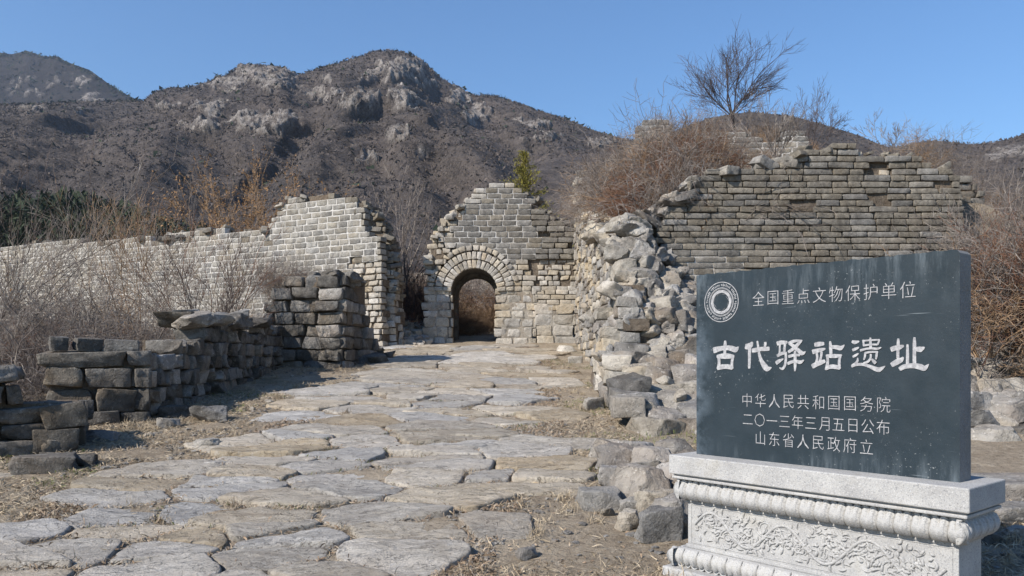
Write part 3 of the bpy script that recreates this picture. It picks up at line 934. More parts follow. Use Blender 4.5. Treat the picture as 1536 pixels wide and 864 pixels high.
# piers under the spring line
def pier_style(u, v):
    if u > 800 and v < 468: return S('brick', (0.24, 0.42), 'brick_warm', 0.018, 0.0, 0.022, 0.014, 0.05)
    return S('block', (0.30, 0.46), 'sill', 0.02, 0.0, 0.006, 0.006, 0.0, 'mortar_dull', 0.3)
lp = P_(fg, [(635, 437), (635, 520), (678, 520), (678, 437)])
rp = P_(fg, [(745.5, 437), (745.5, 520), (805, 520), (805, 437)])
rr_ = P_(fg, [(805, 437), (805, 466), (866, 466), (866, 437)])
rb = P_(fg, [(805, 466), (805, 520), (866, 520), (866, 466)])
for pl in (lp, rp): fill(fg, pl, lambda t: 0.215 if t > 2.55 else 0.27, pier_style, 1.5, pcs, cores)
fill(fg, rr_, lambda t: 0.145, pier_style, 1.5, pcs, cores)
fill(fg, rb, lambda t: 0.30, lambda u, v: S('block', (0.5, 0.75), 'sill', 0.025, 0.02, 0.015, 0.01, 0, 'mortar_dull', 0.35), 1.5, pcs, cores)
# voussoirs: two full rings and a header band
def ring(r0, r1, n, a0, a1, proud, mat, extra=0.0):
    for k in range(n):
        a = a0 + (a1 - a0) * (k + .5) / n
        rm = (r0 + r1) / 2 * PXG
        w = abs(a1 - a0) / n * rm - 0.012
        s, t = AC[0] + math.cos(a) * rm, AC[1] + math.sin(a) * rm
        pcs.append(dict(kind='brick' if extra == 0 else 'rough', i=R.randrange(12), mat=mat, name='voussoir', loc=fg.P(s, proud - 0.13 + R.uniform(-.008, .008), t), D=fg.D, n=fg.n,
                        sc=(w * R.uniform(.94, 1.02), 0.26, (r1 - r0) * PXG * R.uniform(.93, 1.0)), rot=(0, 0, 0), roll=math.pi / 2 - a, flip=False))
ring(34.5, 46.8, 19, math.pi, 0, 0.045, 'sill')
ring(48.0, 59.5, 23, math.pi, 0, 0.035, 'sill')
ring(61.0, 69.5, 13, math.radians(128), math.radians(12), 0.045, 'brick_warm', 1)
ring(61.0, 70, 5, math.radians(180), math.radians(150), 0.03, 'brick_warm', 1)
# crumbled crest stones
def crest(fr, pts, n, size, mat, out, depth=0.4, kind='rough', hid=False):
    for k in range(n):
        f = R.random() * (len(pts) - 1); i = int(f); f -= i
        u = pts[i][0] * (1 - f) + pts[i + 1][0] * f; v = pts[i][1] * (1 - f) + pts[i + 1][1] * f
        s, t = fr.st(u, v)
        z = R.uniform(*size)
        out.append(dict(kind=kind, i=R.randrange(len(GEO[kind])), mat=mat, loc=fr.P(s, -R.random() * depth, t + R.uniform(-.05, .05)), D=fr.D, n=fr.n,
                        sc=(z * R.uniform(.9, 1.5), z, z * R.uniform(.35, .6)), rot=(R.gauss(0, .2), R.gauss(0, .25), R.uniform(-1, 1)), flip=True))
crest(fg, [(641, 400), (652, 352), (668, 330), (684, 312), (704, 297), (722, 283)], 46, (0.14, 0.26), 'brick_warm', pcs, 0.9)
crest(fg, [(780, 284), (792, 293), (806, 303), (822, 318), (838, 330), (864, 334)], 34, (0.14, 0.28), 'brick_grey', pcs, 0.9)
place(gate, pcs, 'brick', 300)
place_cores(gate, cores)
# vault lining and jambs
def vault():
    V, Q = [], []
    prof = [(-34.5, -84)] + [(34.5 * math.cos(a), 34.5 * math.sin(a)) for a in np.linspace(math.pi, 0, 25)] + [(34.5, -84)]
    outp = [(-44, -84)] + [(44 * math.cos(a), 44 * math.sin(a)) for a in np.linspace(math.pi, 0, 25)] + [(44, -84)]
    n = len(prof)
    for o in (-0.05, -1.9):
        for pr in (prof, outp):
            for x, z in pr:
                p = fg.P(AC[0] + x * PXG, o, AC[1] + z * PXG); V.append(p - np.array(gate.location))
    for i in range(n - 1):
        Q += [(i, i + 1, 2 * n + i + 1, 2 * n + i), (n + i, 3 * n + i, 3 * n + i + 1, n + i + 1), (i, n + i, n + i + 1, i + 1), (2 * n + i, 2 * n + i + 1, 3 * n + i + 1, 3 * n + i)]
    # lower inner arch at the far mouth
    pr2 = [(-30, -84)] + [(30 * math.cos(a), 30 * math.sin(a) - 1) for a in np.linspace(math.pi, 0, 25)] + [(30, -84)]
    k = len(V)
    for o in (-1.25, -1.9):
        for x, z in pr2: V.append(fg.P(AC[0] + x * PXG, o, AC[1] + z * PXG) - np.array(gate.location))
    for x, z in prof: V.append(fg.P(AC[0] + x * 1.01 * PXG, -1.25, AC[1] + z * 1.0 * PXG) - np.array(gate.location))
    for i in range(n - 1):
        Q += [(k + i, k + i + 1, k + n + i + 1, k + n + i), (k + i, k + 2 * n + i, k + 2 * n + i + 1, k + i + 1)]
    return mesh_np("vault_lining", np.array(V), np.array(Q), M['brick_grey'], smooth=False)
link("vault_lining", vault(), gate)

# ---- long left wall with white pointing
fl = Frame((-14.6, 26.5), (-2.95, 20.4))
lw = thing("brick_wall", "long grey brick wall with thick white pointing, behind the bare shrubs at left", "brick wall", (-8.7, 23.4, float(ground_z(-8.7, 23.4))))
left_poly = P_(fl, [(-260, 520), (-260, 392), (-60, 378), (0, 371), (70, 362), (160, 361), (235, 357), (285, 350), (330, 346), (398, 344), (408, 330), (418, 320), (420, 305), (432, 303), (433, 295), (528, 293), (529, 306), (546, 309), (548, 350), (570, 352), (572, 389), (572, 520)])
def left_style(u, v):
    if v > 389 and u > 522: return S('rough', (0.22, 0.45), 'brick_warm', 0.02, -0.02, 0.04, 0.02, 0.03, 'core')
    if v < 300 or (v < 366 and u < 400 and R.random() < .22): return S('brick', (0.3, 0.45), 'brick_grey', 0.02, 0.0, 0.02, 0.02, 0.15, 'core')
    return S('brick', (0.30, 0.46), 'brick_pale', 0.036, 0.0, 0.003, 0.004, 0.0, 'mortar')
pcs, cores = fill(fl, left_poly, lambda t: 0.158, left_style, 1.1)
# rubble heart showing at its broken right end
f2 = Frame((-3.05, 20.36), (-2.62, 21.6))
for q in ([(548, 520), (530, 395), (541, 340), (530, 310), (528, 296), (551, 306), (572, 330), (582, 355), (590, 385), (592, 470), (602, 474), (604, 520)],):
    fr2 = Frame((-5.0, 20.98), (-2.3, 20.98))
    fill(fr2, P_(fr2, q), lambda t: 0.16 if t > 3 else 0.2, lambda u, v: S('rough', (0.18, 0.36), 'brick_warm' if v > 400 else 'brick_grey', 0.012, -0.05, 0.09, 0.08, 0.04), 0.9, pcs, cores)
    fe = Frame((-3.03, 21.0), (-2.97, 21.9))
    fill(fe, [(0.0, 1.9), (0.0, 3.5), (0.15, 4.1), (0.5, 4.3), (0.9, 4.0), (0.9, 1.9)], lambda t: 0.18, lambda u, v: S('rough', (0.2, 0.36), 'brick_warm', 0.012, -0.03, 0.05, 0.05, 0.02), 0.3, pcs, cores)
crest(fr2, [(528, 298), (551, 308), (572, 332), (582, 355), (590, 385), (594, 460)], 40, (0.14, 0.28), 'brick_grey', pcs, 0.9)
crest(fl, [(0, 371), (70, 362), (160, 361), (235, 357), (285, 350), (330, 346), (398, 344)], 46, (0.16, 0.34), 'brick_grey', pcs, 0.8)
crest(fl, [(236, 360), (275, 356)], 16, (0.2, 0.36), 'dark_stone', pcs, 0.4)
crest(fl, [(398, 342), (418, 312), (433, 296), (470, 293)], 20, (0.14, 0.26), 'brick_warm', pcs, 0.7)
place(lw, pcs, 'brick', 300)
place_cores(lw, cores)

# ---- big right tower wall
YT = 12.8
ft = Frame((1.0, YT), (9.0, YT))
tower = thing("tower_wall", "tall weathered grey brick tower face rising behind the dark inscribed tablet", "brick wall", (4.6, YT, float(ground_z(4.6, YT))))
tpoly = P_(ft, [(1062, 262), (1040, 285), (1030, 305), (1003, 312), (992, 345), (985, 362), (1010, 380), (1000, 400), (1012, 420), (1032, 450), (1048, 480), (1048, 560), (1448, 560), (1446, 330), (1438, 262), (1425, 252),
                (1400, 250), (1398, 242), (1386, 241), (1384, 234), (1330, 232), (1328, 229), (1296, 229), (1284, 226), (1284, 221), (1206, 222), (1204, 236), (1186, 238), (1184, 246), (1130, 248), (1128, 254), (1066, 254)])
def tower_style(u, v):
    if 1296 < u < 1336 and v < 262: return S('rough', (0.16, 0.3), 'brick_warm', 0.02, -0.06, 0.03, 0.06, 0.3)
    sk = 0.05 if v < 330 else 0.012
    if abs(v - 300) < 12 and (1190 < u < 1210 or 1300 < u < 1330): sk = 0.8
    if v > 360 and u < 1120: return S('brick', (0.30, 0.46), 'brick_grey', 0.014, 0.0, 0.008, 0.005, 0.02, 'mortar' if v > 385 else 'mortar_dull')
    return S('brick', (0.22, 0.46), 'brick_grey', 0.015, 0.0, 0.016, 0.010, sk, 'core', front=-0.04)
pcs, cores = fill(ft, tpoly, lambda t: 0.100, tower_style, 0.55)
rub = P_(ft, [(1062, 262), (1048, 262), (1036, 282), (1012, 300), (985, 318), (940, 328), (932, 350), (925, 400), (922, 480), (922, 560), (1048, 560), (1048, 480), (1032, 450), (1012, 420), (1000, 400), (1010, 380), (985, 362), (992, 345), (1003, 312), (1030, 305), (1040, 285)])
fill(ft, rub, lambda t: 0.17, lambda u, v: S('rock', (0.24, 0.5), R.choice(('rubble', 'rubble_warm', 'brick_grey', 'brick_warm')), -0.03, 0.0, 0.10, 0.09, 0.0, 'core', 0.5, front=-0.16), 0.55, pcs, cores)
crest(ft, [(930, 345), (945, 330), (985, 320), (1012, 302), (1036, 284), (1050, 262)], 30, (0.2, 0.42), 'rubble', pcs, 0.5, 'rock')
crest(ft, [(1060, 256), (1128, 250), (1186, 240), (1204, 232)], 12, (0.16, 0.32), 'brick_grey', pcs, 0.5)
crest(ft, [(1206, 221), (1284, 220), (1330, 230), (1384, 233), (1438, 258)], 9, (0.12, 0.26), 'brick_grey', pcs, 0.5)
place(tower, pcs, 'brick', 300)
place_cores(tower, cores)
tw2 = thing("wall_fragment", "short broken brick stub beyond the right end of the tall tower face", "wall fragment", (8.2, 13.6, float(ground_z(8.2, 13.6))))
f3 = Frame((7.2, 13.5), (9.6, 13.5))
pcs, cores = fill(f3, P_(f3, [(1434, 268), (1462, 268), (1466, 280), (1476, 283), (1478, 300), (1484, 306), (1488, 345), (1470, 352), (1468, 560), (1434, 560)]), lambda t: 0.118, lambda u, v: S('brick', (0.26, 0.5), 'brick_grey', 0.015, 0, 0.05, 0.02, 0.05), 0.6)
place(tw2, pcs, 'brick', 200); place_cores(tw2, cores)

# ---- return wall along the path
fs_ = Frame((1.73, 22.0), (1.45, 11.0))
side = thing("side_wall", "pale rough stone wall running along the right edge of the path to the gate", "stone wall", (1.6, 16.5, float(ground_z(1.6, 16.5))))
def sYt(Y, z): return ((22.0 - Y) / (22 - 11.0) * fs_.L, z)
spoly = [sYt(22.6, 1.9), sYt(22.6, 6.2), sYt(22.0, 6.3), sYt(21.5, 6.6), sYt(21.0, 6.1), sYt(20.3, 5.7), sYt(19.2, 5.3), sYt(18, 4.9), sYt(16.5, 4.5), sYt(15, 4.1), sYt(13, 3.45), sYt(12.2, 3.0), sYt(11.4, 2.6), sYt(11, 2.2), sYt(11, .8), sYt(16, 1.2)]
pcs, cores = fill(fs_, spoly, lambda t: 0.175, lambda u, v: S('block' if R.random() < .5 else 'rough', (0.3, 0.55), R.choice(('brick_warm', 'rubble_warm', 'rubble')), 0.012, 0.0, 0.035, 0.05, 0.03, 'core', 0.3), 0.45)
for k in range(70):
    Y = R.uniform(11.4, 22.3)
    zt = np.interp(Y, [11, 12.2, 13, 15, 18, 20.3, 21.5, 22.3], [2.2, 3.0, 3.45, 4.1, 4.9, 5.7, 6.5, 6.2])
    z = R.uniform(0.2, 0.42)
    pcs.append(dict(kind='rock', i=R.randrange(9), mat=R.choice(('rubble_warm', 'brick_warm')), loc=fs_.P(sYt(Y, 0)[0], -R.uniform(0, 0.5), zt + R.uniform(-.1, .08)), D=fs_.D, n=fs_.n,
                    sc=(z * 1.3, z, z * .6), rot=(R.gauss(0, .2), R.gauss(0, .2), R.uniform(-2, 2)), flip=True))
for k in range(170):
    Y = R.uniform(13.0, 17.5); x = 1.75 + R.random() ** 1.4 * 1.5; z = R.uniform(.2, .45)
    pcs.append(dict(kind='rock', i=R.randrange(12), mat=R.choice(('rubble', 'rubble', 'rubble_warm')), loc=np.array([x, Y, float(mound_z(max(x, 2.0), Y)) + z * .1]), D=np.array([1., 0]), n=np.array([0, -1.]),
                    sc=(z * 1.3, z, z * .65), rot=(R.gauss(0, .25), R.gauss(0, .25), R.uniform(-2, 2)), flip=True))
place(side, pcs, 'stone', 300, 'stone_mass'); place_cores(side, cores)

# ---- fragments of brick facing on the mound top
def fragment(label, fr, q, h, mat, mk='mortar', w=(0.3, 0.42), gap=0.03):
    P = P_(fr, q); c = fr.P((P[0][0] + P[-1][0]) / 2, 0, 0)
    t = thing("wall_fragment", label, "wall fragment", (c[0], c[1], float(mound_z(c[0], c[1]))))
    p, co = fill(fr, P, lambda t: h, lambda u, v: S('brick', w, mat, gap, 0, 0.012, 0.015, 0.06, mk), 0.5)
    place(t, p, 'brick', 250); place_cores(t, co)
fm = Frame((4.0, 18.4), (8.2, 18.0))
fragment("low white-jointed brick fragment on the mound below the big bare tree", fm, [(1052, 262), (1052, 202), (1066, 198), (1105, 199), (1140, 203), (1150, 214), (1162, 212), (1176, 199), (1208, 198), (1216, 206), (1222, 262)], 0.13, 'brick_pale')
fm2 = Frame((3.0, 20.6), (5.2, 20.6))
fragment("small patch of pale brickwork at the very top of the brushy mound", fm2, [(952, 215), (955, 186), (975, 182), (1003, 183), (1010, 192), (1012, 215)], 0.15, 'brick_pale')

# ---- block pier left of the path end
fb = Frame((-5.1, 15.6), (-3.25, 15.3))
fb2 = Frame((-3.25, 15.3), (-2.72, 17.6))
pier = thing("stone_pier", "stepped pier of rough grey blocks with brush on top, left of the path's far end", "stone pier", (-4.0, 16.2, float(ground_z(-4, 16.2))))
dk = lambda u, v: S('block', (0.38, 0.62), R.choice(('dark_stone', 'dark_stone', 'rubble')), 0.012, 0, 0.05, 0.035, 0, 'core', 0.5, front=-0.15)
pcs, cores = fill(fb, P_(fb, [(378, 560), (378, 476), (388, 462), (402, 456), (408, 440), (424, 436), (428, 420), (470, 418), (519, 420), (519, 560)]), lambda t: 0.235, dk, 1.4)
fill(fb2, [(0.0, 1.1), (-0.1, 3.1), (0.5, 3.15), (0.9, 2.85), (1.35, 2.4), (1.9, 1.9), (2.25, 1.5), (2.3, 1.1)], lambda t: 0.235, dk, 0.8, pcs, cores)
crest(fb, [(405, 452), (430, 425), (470, 418), (519, 420)], 16, (0.3, 0.55), 'dark_stone', pcs, 0.9, 'rock')
for k in range(14):
    x, y = R.uniform(-3.2, -2.55), R.uniform(16.2, 18.4)
    z = R.uniform(.25, .5); pcs.append(dict(kind='rock', i=R.randrange(9), mat='dark_stone', loc=np.array([x - .2, y, float(ground_z(x, y)) + z * .15]), D=fb.D, n=fb.n, sc=(z * 1.2, z, z * .6), rot=(.1, .1, R.uniform(-2, 2)), flip=False))
place(pier, pcs, 'stone', 300, 'stone_mass'); place_cores(pier, cores)

# ---- low wall along the left edge
fw = Frame((-4.28, 9.5), (-4.45, 15.6))
low = thing("low_stone_wall", "low curving wall of rounded grey field stones along the path's left edge, in its own shade", "stone wall", (-4.5, 12.2, float(ground_z(-4.5, 12.2))))
lowpoly = [(0, 0.7), (0, 1.58), (0.7, 1.62), (1.0, 1.88), (1.9, 1.95), (2.0, 2.12), (3.0, 2.18), (3.2, 2.12), (4.6, 2.16), (6.1, 2.2), (6.1, 1.3), (3, 1.0)]
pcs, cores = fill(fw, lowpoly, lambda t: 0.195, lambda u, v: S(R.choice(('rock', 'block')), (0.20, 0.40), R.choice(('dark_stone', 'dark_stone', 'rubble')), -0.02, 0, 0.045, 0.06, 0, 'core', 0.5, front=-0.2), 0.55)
for k in range(16):
    s = R.uniform(1.2, 6.0); z = R.uniform(.32, .62)
    pcs.append(dict(kind='rock4' if k % 3 == 0 else 'rock', i=R.randrange(9), mat=R.choice(('dark_stone', 'rubble')), loc=fw.P(s, -R.uniform(.05, .5), np.interp(s, [0, 1, 2, 6], [1.62, 1.95, 2.2, 2.26]) + R.uniform(-.04, .05)), D=fw.D, n=fw.n,
                    sc=(z * R.uniform(1.0, 1.5), z, z * .45), rot=(R.gauss(0, .12), R.gauss(0, .12), R.uniform(-.6, .6)), flip=True))
place(low, pcs, 'stone', 300, 'stone_mass'); place_cores(low, cores)

# end pier of the low wall, built of long squared slabs
fp = Frame((-5.25, 8.95), (-4.42, 9.35))
endp = thing("slab_pier", "squat end pier of long squared dark slabs joining the low wall at left", "stone pier", (-4.8, 9.3, float(ground_z(-4.8, 9.3))))
pcs = []
z = 0.80
for k, (w0, h, s0, m) in enumerate([((0.6, 0.9), 0.20, 0.16, 'dark_stone'), ((0.42, 0.6), 0.27, 0.02, 'dark_stone'), ((0.4, 0.55), 0.24, 0.0, 'dark_stone'), ((0.85, 0.95), 0.20, -0.06, 'dark_stone')]):
    s = s0
    while s < 0.95:
        w = R.uniform(*w0); w = min(w, 1.1 - s)
        if w < .15: break
        pcs.append(dict(kind='block', i=R.randrange(9), mat=m, loc=fp.P(s + w / 2, -0.24 + R.uniform(-.03, .03), z + h / 2), D=fp.D, n=fp.n, sc=(w * 1.02, 0.55, h * 1.03), rot=(R.gauss(0, .04), R.gauss(0, .04), R.gauss(0, .08)), flip=False))
        s += w
    z += h
for s, zz, w in ((0.12, z + .08, .2), (0.42, z + .07, .3), (0.78, z + .05, .4)):
    pcs.append(dict(kind='block', i=R.randrange(9), mat='dark_stone', loc=fp.P(s, -.25, zz), D=fp.D, n=fp.n, sc=(w, .3, .17), rot=(0.05, .05, R.uniform(-.3, .3)), flip=False))
place(endp, pcs, 'slab')
o = link("wall_core", core_mesh("wall_core", [(0.05, 0.92, -0.1, -0.6, 0.75, z - .02, fp)], M['core']), endp, -Vector(endp.location))

# nearest pile at the left edge of the picture
fn = Frame((-5.2, 6.95), (-4.12, 7.65))
near_p = thing("stone_pile", "dark stack of rough slabs at the left edge of the picture, nearest on that side", "stone pile", (-4.7, 7.6, float(ground_z(-4.7, 7.6))))
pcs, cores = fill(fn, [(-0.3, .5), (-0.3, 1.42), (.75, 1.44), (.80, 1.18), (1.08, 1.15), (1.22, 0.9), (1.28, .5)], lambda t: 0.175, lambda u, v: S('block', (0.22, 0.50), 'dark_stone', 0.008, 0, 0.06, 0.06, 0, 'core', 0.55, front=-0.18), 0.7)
fn2 = Frame((-4.12, 7.65), (-4.6, 8.7))
fill(fn2, [(0, .5), (0, 1.12), (.9, 1.1), (.9, .5)], lambda t: 0.22, lambda u, v: S('block', (0.2, 0.4), 'dark_stone', 0.008, 0, 0.05, 0.05, 0, 'core', 0.4), 0.4, pcs, cores)
pcs.append(dict(kind='block', i=2, mat='dark_stone', loc=fn.P(0.35, -.25, 1.50), D=fn.D, n=fn.n, sc=(.95, .5, .13), rot=(0, 0.05, 0), flip=False))
place(near_p, pcs, 'stone', 300); place_cores(near_p, cores)

# ---- rubble slope at right, below the tower
heap = thing("rubble_slope", "sloping face of large tumbled grey boulders beside and behind the inscribed tablet", "rubble", (3.2, 10.3, float(ground_z(3.2, 10.3))))
def slope_z(Y): return 0.66 + 0.425 * (Y - 8.2)
pcs = []
cx = np.linspace(1.28, 9.5, 60); cy = np.linspace(7.9, 13.2, 40)
CX, CY = np.meshgrid(cx, cy)
CZ = np.minimum(slope_z(CY), 2.25) - 0.30 + 0.07 * fbm(CX * 2, CY * 2, 0, 3, 5)
fall = sstep(CX, 7.6, 9.4)
CZ = CZ * (1 - fall) + ground_z(CX, CY) * fall
CZ[0] = ground_z(CX[0], CY[0]) - .1; CZ[:, 0] = ground_z(CX[:, 0], CY[:, 0]) - .1
Vh = np.stack([CX.ravel() - heap.location[0], CY.ravel() - heap.location[1], CZ.ravel() - heap.location[2]], 1)
link("earth_core", mesh_np("earth_core", Vh, grid_faces(40, 60), M['core']), heap)
D0, n0 = np.array([1., 0]), np.array([0, -1.])
Y = 8.15; row = 0
while Y < 12.7:
    x = 1.20 + 0.03 * (Y - 8) + R.uniform(0, .2)
    h = R.uniform(0.26, 0.36)
    while x < 8.2:
        w = R.uniform(0.30, 0.66)
        hh = h * R.uniform(0.85, 1.25)
        z = slope_z(Y) - 0.16 + R.uniform(-.05, .04)
        dark = R.random()
        pcs.append(dict(kind='rock4' if w > .42 else 'rock', i=R.randrange(9), mat='dark_stone' if dark < .16 else ('rubble_warm' if dark > .85 else 'rubble'),
                        loc=np.array([x + w / 2, Y + R.uniform(-.08, .08), z]), D=D0, n=n0, sc=(w * 1.22, R.uniform(.5, .66), hh * 1.3),
                        rot=(R.gauss(-0.05, .12), R.gauss(0, .12), R.gauss(0, .25)), flip=True))
        x += w * R.uniform(.86, .98)
    Y += h * 0.98; row += 1
# its side along the path, course by course
Y = 8.3
while Y < 12.4:
    g0 = float(ground_z(1.2, Y)); z = g0 + .08
    w = R.uniform(.32, .5)
    while z < slope_z(Y) - .08:
        h = R.uniform(.17, .26)
        pcs.append(dict(kind='block', i=R.randrange(9), mat=R.choice(('rubble_warm', 'sill', 'rubble')), loc=np.array([1.30 + 0.035 * (Y - 8) + R.uniform(-.03, .03), Y, z + h / 2]), D=np.array([0, -1.]), n=np.array([-1., 0]),
                        sc=(w * 1.05, .4, h * 1.05), rot=(R.gauss(0, .06), R.gauss(0, .06), R.gauss(0, .12)), flip=True))
        z += h
    Y += w
for k in range(150):     # small wedging stones
    x, Y = R.uniform(1.1, 6.6), R.uniform(7.9, 12.4)
    z = R.uniform(.10, .2)
    pcs.append(dict(kind='rock', i=R.randrange(9), mat=R.choice(('rubble', 'rubble_warm')), loc=np.array([x, Y, slope_z(Y) - .02 + R.uniform(-.08, .05)]), D=D0, n=n0, sc=(z * 1.3, z, z * .8), rot=(R.uniform(-1, 1), R.uniform(-1, 1), R.uniform(-2, 2)), flip=False))
for k in range(80):     # rubble banked up into the corner of the tower
    x, Y = R.uniform(1.6, 2.75), R.uniform(11.0, 12.7)
    z = R.uniform(.22, .45)
    pcs.append(dict(kind='rock4', i=R.randrange(9), mat=R.choice(('rubble', 'rubble', 'rubble_warm')), loc=np.array([x, Y, slope_z(Y) - .05 + (Y - 11.0) * .75 * min(1, (3.0 - x))]), D=D0, n=n0, sc=(z * 1.35, z, z * .8), rot=(R.gauss(0, .2), R.gauss(0, .2), R.uniform(-2, 2)), flip=False))
for (u, v, w, h, m) in [(930, 708, 74, 36, 'rubble'), (985, 716, 70, 42, 'rubble'), (1012, 745, 60, 46, 'rubble'), (945, 742, 84, 34, 'rubble'), (1018, 706, 60, 44, 'rubble'), (992, 778, 64, 40, 'rubble_warm'), (962, 722, 60, 26, 'rubble_warm'),
                        (1015, 806, 60, 56, 'rubble'), (912, 690, 46, 26, 'rubble'), (975, 748, 60, 30, 'rubble'), (1040, 730, 60, 50, 'rubble'), (1060, 760, 70, 60, 'rubble'), (958, 776, 50, 26, 'rubble_warm')]:
    p_ = ground_at(u, v); s_ = p_[1] / F
    pcs.append(dict(kind='rock4', i=R.randrange(9), mat=m, loc=np.array([p_[0], p_[1] + .12, p_[2] + h * s_ * .42]), D=D0, n=n0, sc=(w * s_ * 1.15, w * s_ * .8, h * s_ * 1.3), rot=(R.gauss(0, .12), R.gauss(0, .12), R.gauss(0, .4)), flip=False))
place(heap, pcs, 'boulder', 300, 'boulder_mass')

# ---- single loose stones
def loose(name, label, u, v, w, h, d, mat, rz=0.0, kind='rock4', i=0, sink=0.2, tilt=(0, 0), cat="stone", Y=None, z=None):
    p = ground_at(u, v) if Y is None else world_at(u, v, Y)
    zz = p[2] + h * (0.5 - sink) if Y is None else p[2]
    o = link(name, proto_mesh(kind, i % len(GEO[kind]), mat), None, (p[0], p[1] + d * 0.3, zz), (tilt[0], tilt[1], rz), (w, d, h))
    return tag(o, label, cat)
def wpx(u, v, px): return px / F * ground_at(u, v)[1]
LS = [("square pale block lying beside the rubble, left of the pedestal", 899, 764, 66, 32, 'rubble_warm', 0.15, 'block', 1),
      ("large flat grey boulder with a broken top just left of the pedestal cap", 968, 758, 104, 62, 'rubble', 0.1, 'rock4', 1),
      ("blocky grey boulder leaning against the pedestal's left side", 990, 812, 76, 56, 'rubble', 0.25, 'rock4', 2),
      ("small pale stone wedged under the flat boulder near the pedestal", 944, 795, 40, 32, 'rubble_warm', 0.4, 'rock4', 3),
      ("tiny light chip between the square block and the pedestal stones", 912, 775, 22, 14, 'rubble_warm', 0.8, 'rock4', 4),
      ("long grey boulder on the earth between path and rubble corner", 955, 690, 66, 32, 'rubble', 0.2, 'rock4', 0),
      ("small white stone standing alone near the foot of the side wall", 863, 545, 24, 12, 'sill', 0.1, 'rock4', 2),
      ("flat pale stone at the foot of the gate wall's right corner", 850, 527, 30, 10, 'sill', 0.1, 'rock4', 1),
      ("rounded pale stone in the dry leaves left of the path", 308, 672, 42, 15, 'rubble_warm', 0.2, 'rock4', 3),
      ("grey lump of stone below the low wall, larger of the two there", 310, 634, 64, 28, 'rubble', 0.15, 'rock4', 4),
      ("small bright stone below the low wall, left of the larger lump", 250, 642, 34, 17, 'rubble', 0.3, 'rock4', 0),
      ("broken flat stone resting against the low wall's foot", 262, 626, 50, 20, 'dark_stone', 0.1, 'rock4', 2),
      ("long shaded slab lying in front of the nearest stone stack", 60, 708, 90, 26, 'dark_stone', 0.3, 'block', 3),
      ("flat sunlit slab on the earth between stack and end pier", 142, 662, 70, 16, 'rubble', -0.1, 'rock4', 1),
      ("half buried slab among weeds in front of the stone stack", 112, 700, 62, 20, 'dark_stone', 0.1, 'rock4', 4),
      ("reddish brown flat stone in the dry leaves beside the path", 318, 700, 40, 8, 'rubble_warm', 0.1, 'rock4', 3),
      ("wedge of stone at the path's right edge near the rubble corner", 888, 614, 40, 20, 'rubble_warm', 0.6, 'rock4', 2),
      ("small grey stone on the bare earth at bottom centre", 790, 838, 34, 18, 'rubble', 0.4, 'rock4', 0),
      ("tilted stone in the gap between left wall and gate", 624, 498, 26, 16, 'dark_stone', 0.4, 'rock4', 1),
      ("mossy lump at the back of the gap beside the gate", 612, 478, 26, 20, 'rubble', 0.2, 'rock4', 3)]
for k, (lb, u, v, w, h, m, rz, kd, i) in enumerate(LS):
    s = wpx(u, v, 1)
    loose("loose_stone", lb, u, v, w * s, h * s * 1.25, w * s * 0.7, m, rz, kd, i, 0.25)
RS = [("long pale slab lying level right of the tablet's foot", 1530, 738, 150, 34, 5.95, 'rubble', 0.05, 'block', 1),
      ("grey split rock under the long slab, right of the pedestal cap", 1535, 775, 110, 40, 5.3, 'rubble', 0.15, 'rock4', 2),
      ("small dark stone low at the pedestal's right side", 1492, 812, 44, 26, 4.9, 'dark_stone', 0.2, 'rock4', 0),
      ("white streaked boulder at the right edge above the long slab", 1500, 668, 92, 58, 8.2, 'rubble_warm', 0.1, 'rock4', 3),
      ("dark boulder touching the tablet's right edge", 1470, 640, 60, 52, 8.6, 'rubble', 0.3, 'rock4', 4),
      ("rounded grey boulder at the right edge, highest of that pile", 1520, 622, 50, 34, 8.9, 'rubble', 0.2, 'rock4', 1),
      ("low brown stone at the lower right picture edge", 1530, 800, 50, 22, 5.0, 'rubble', 0.2, 'rock4', 2)]
for lb, u, v, w, h, Yd, m, rz, kd, i in RS:
    s = Yd / F
    loose("boulder", lb, u, v, w * s, h * s, w * s * .8, m, rz, kd, i, Y=Yd, cat="boulder")
    # packed smaller rubble below it, part of the same heap

# ================================================================== THE INSCRIBED TABLET ON ITS PEDESTAL
DX, DN = np.array([0.6467, -0.7628]), np.array([-0.7628, -0.6467])
CM = np.array([1.521, 3.973])
mz = float(ground_z(*CM)) - 0.02
mon = thing("stone_monument", "dark slate tablet with pale Chinese inscription standing on a carved white granite pedestal", "monument", (CM[0], CM[1], mz), math.atan2(DX[1], DX[0]))
SLB = 1.075 - mz          # top of the cap in local z
HX = 0.685

def bevel_box(name, x0, x1, y0, y1, z0, z1, mat, bev=0.004, parent=mon, rough=0.0, seg=2):
    bm = bmesh.new()
    bmesh.ops.create_cube(bm, size=1.0)
    for v in bm.verts:
        v.co = Vector(((x0 + x1) / 2 + v.co.x * (x1 - x0), (y0 + y1) / 2 + v.co.y * (y1 - y0), (z0 + z1) / 2 + v.co.z * (z1 - z0)))
    bmesh.ops.bevel(bm, geom=bm.edges[:], offset=bev, segments=seg, affect='EDGES', profile=0.5)
    return link(name, from_bm(name, bm, mat), parent)

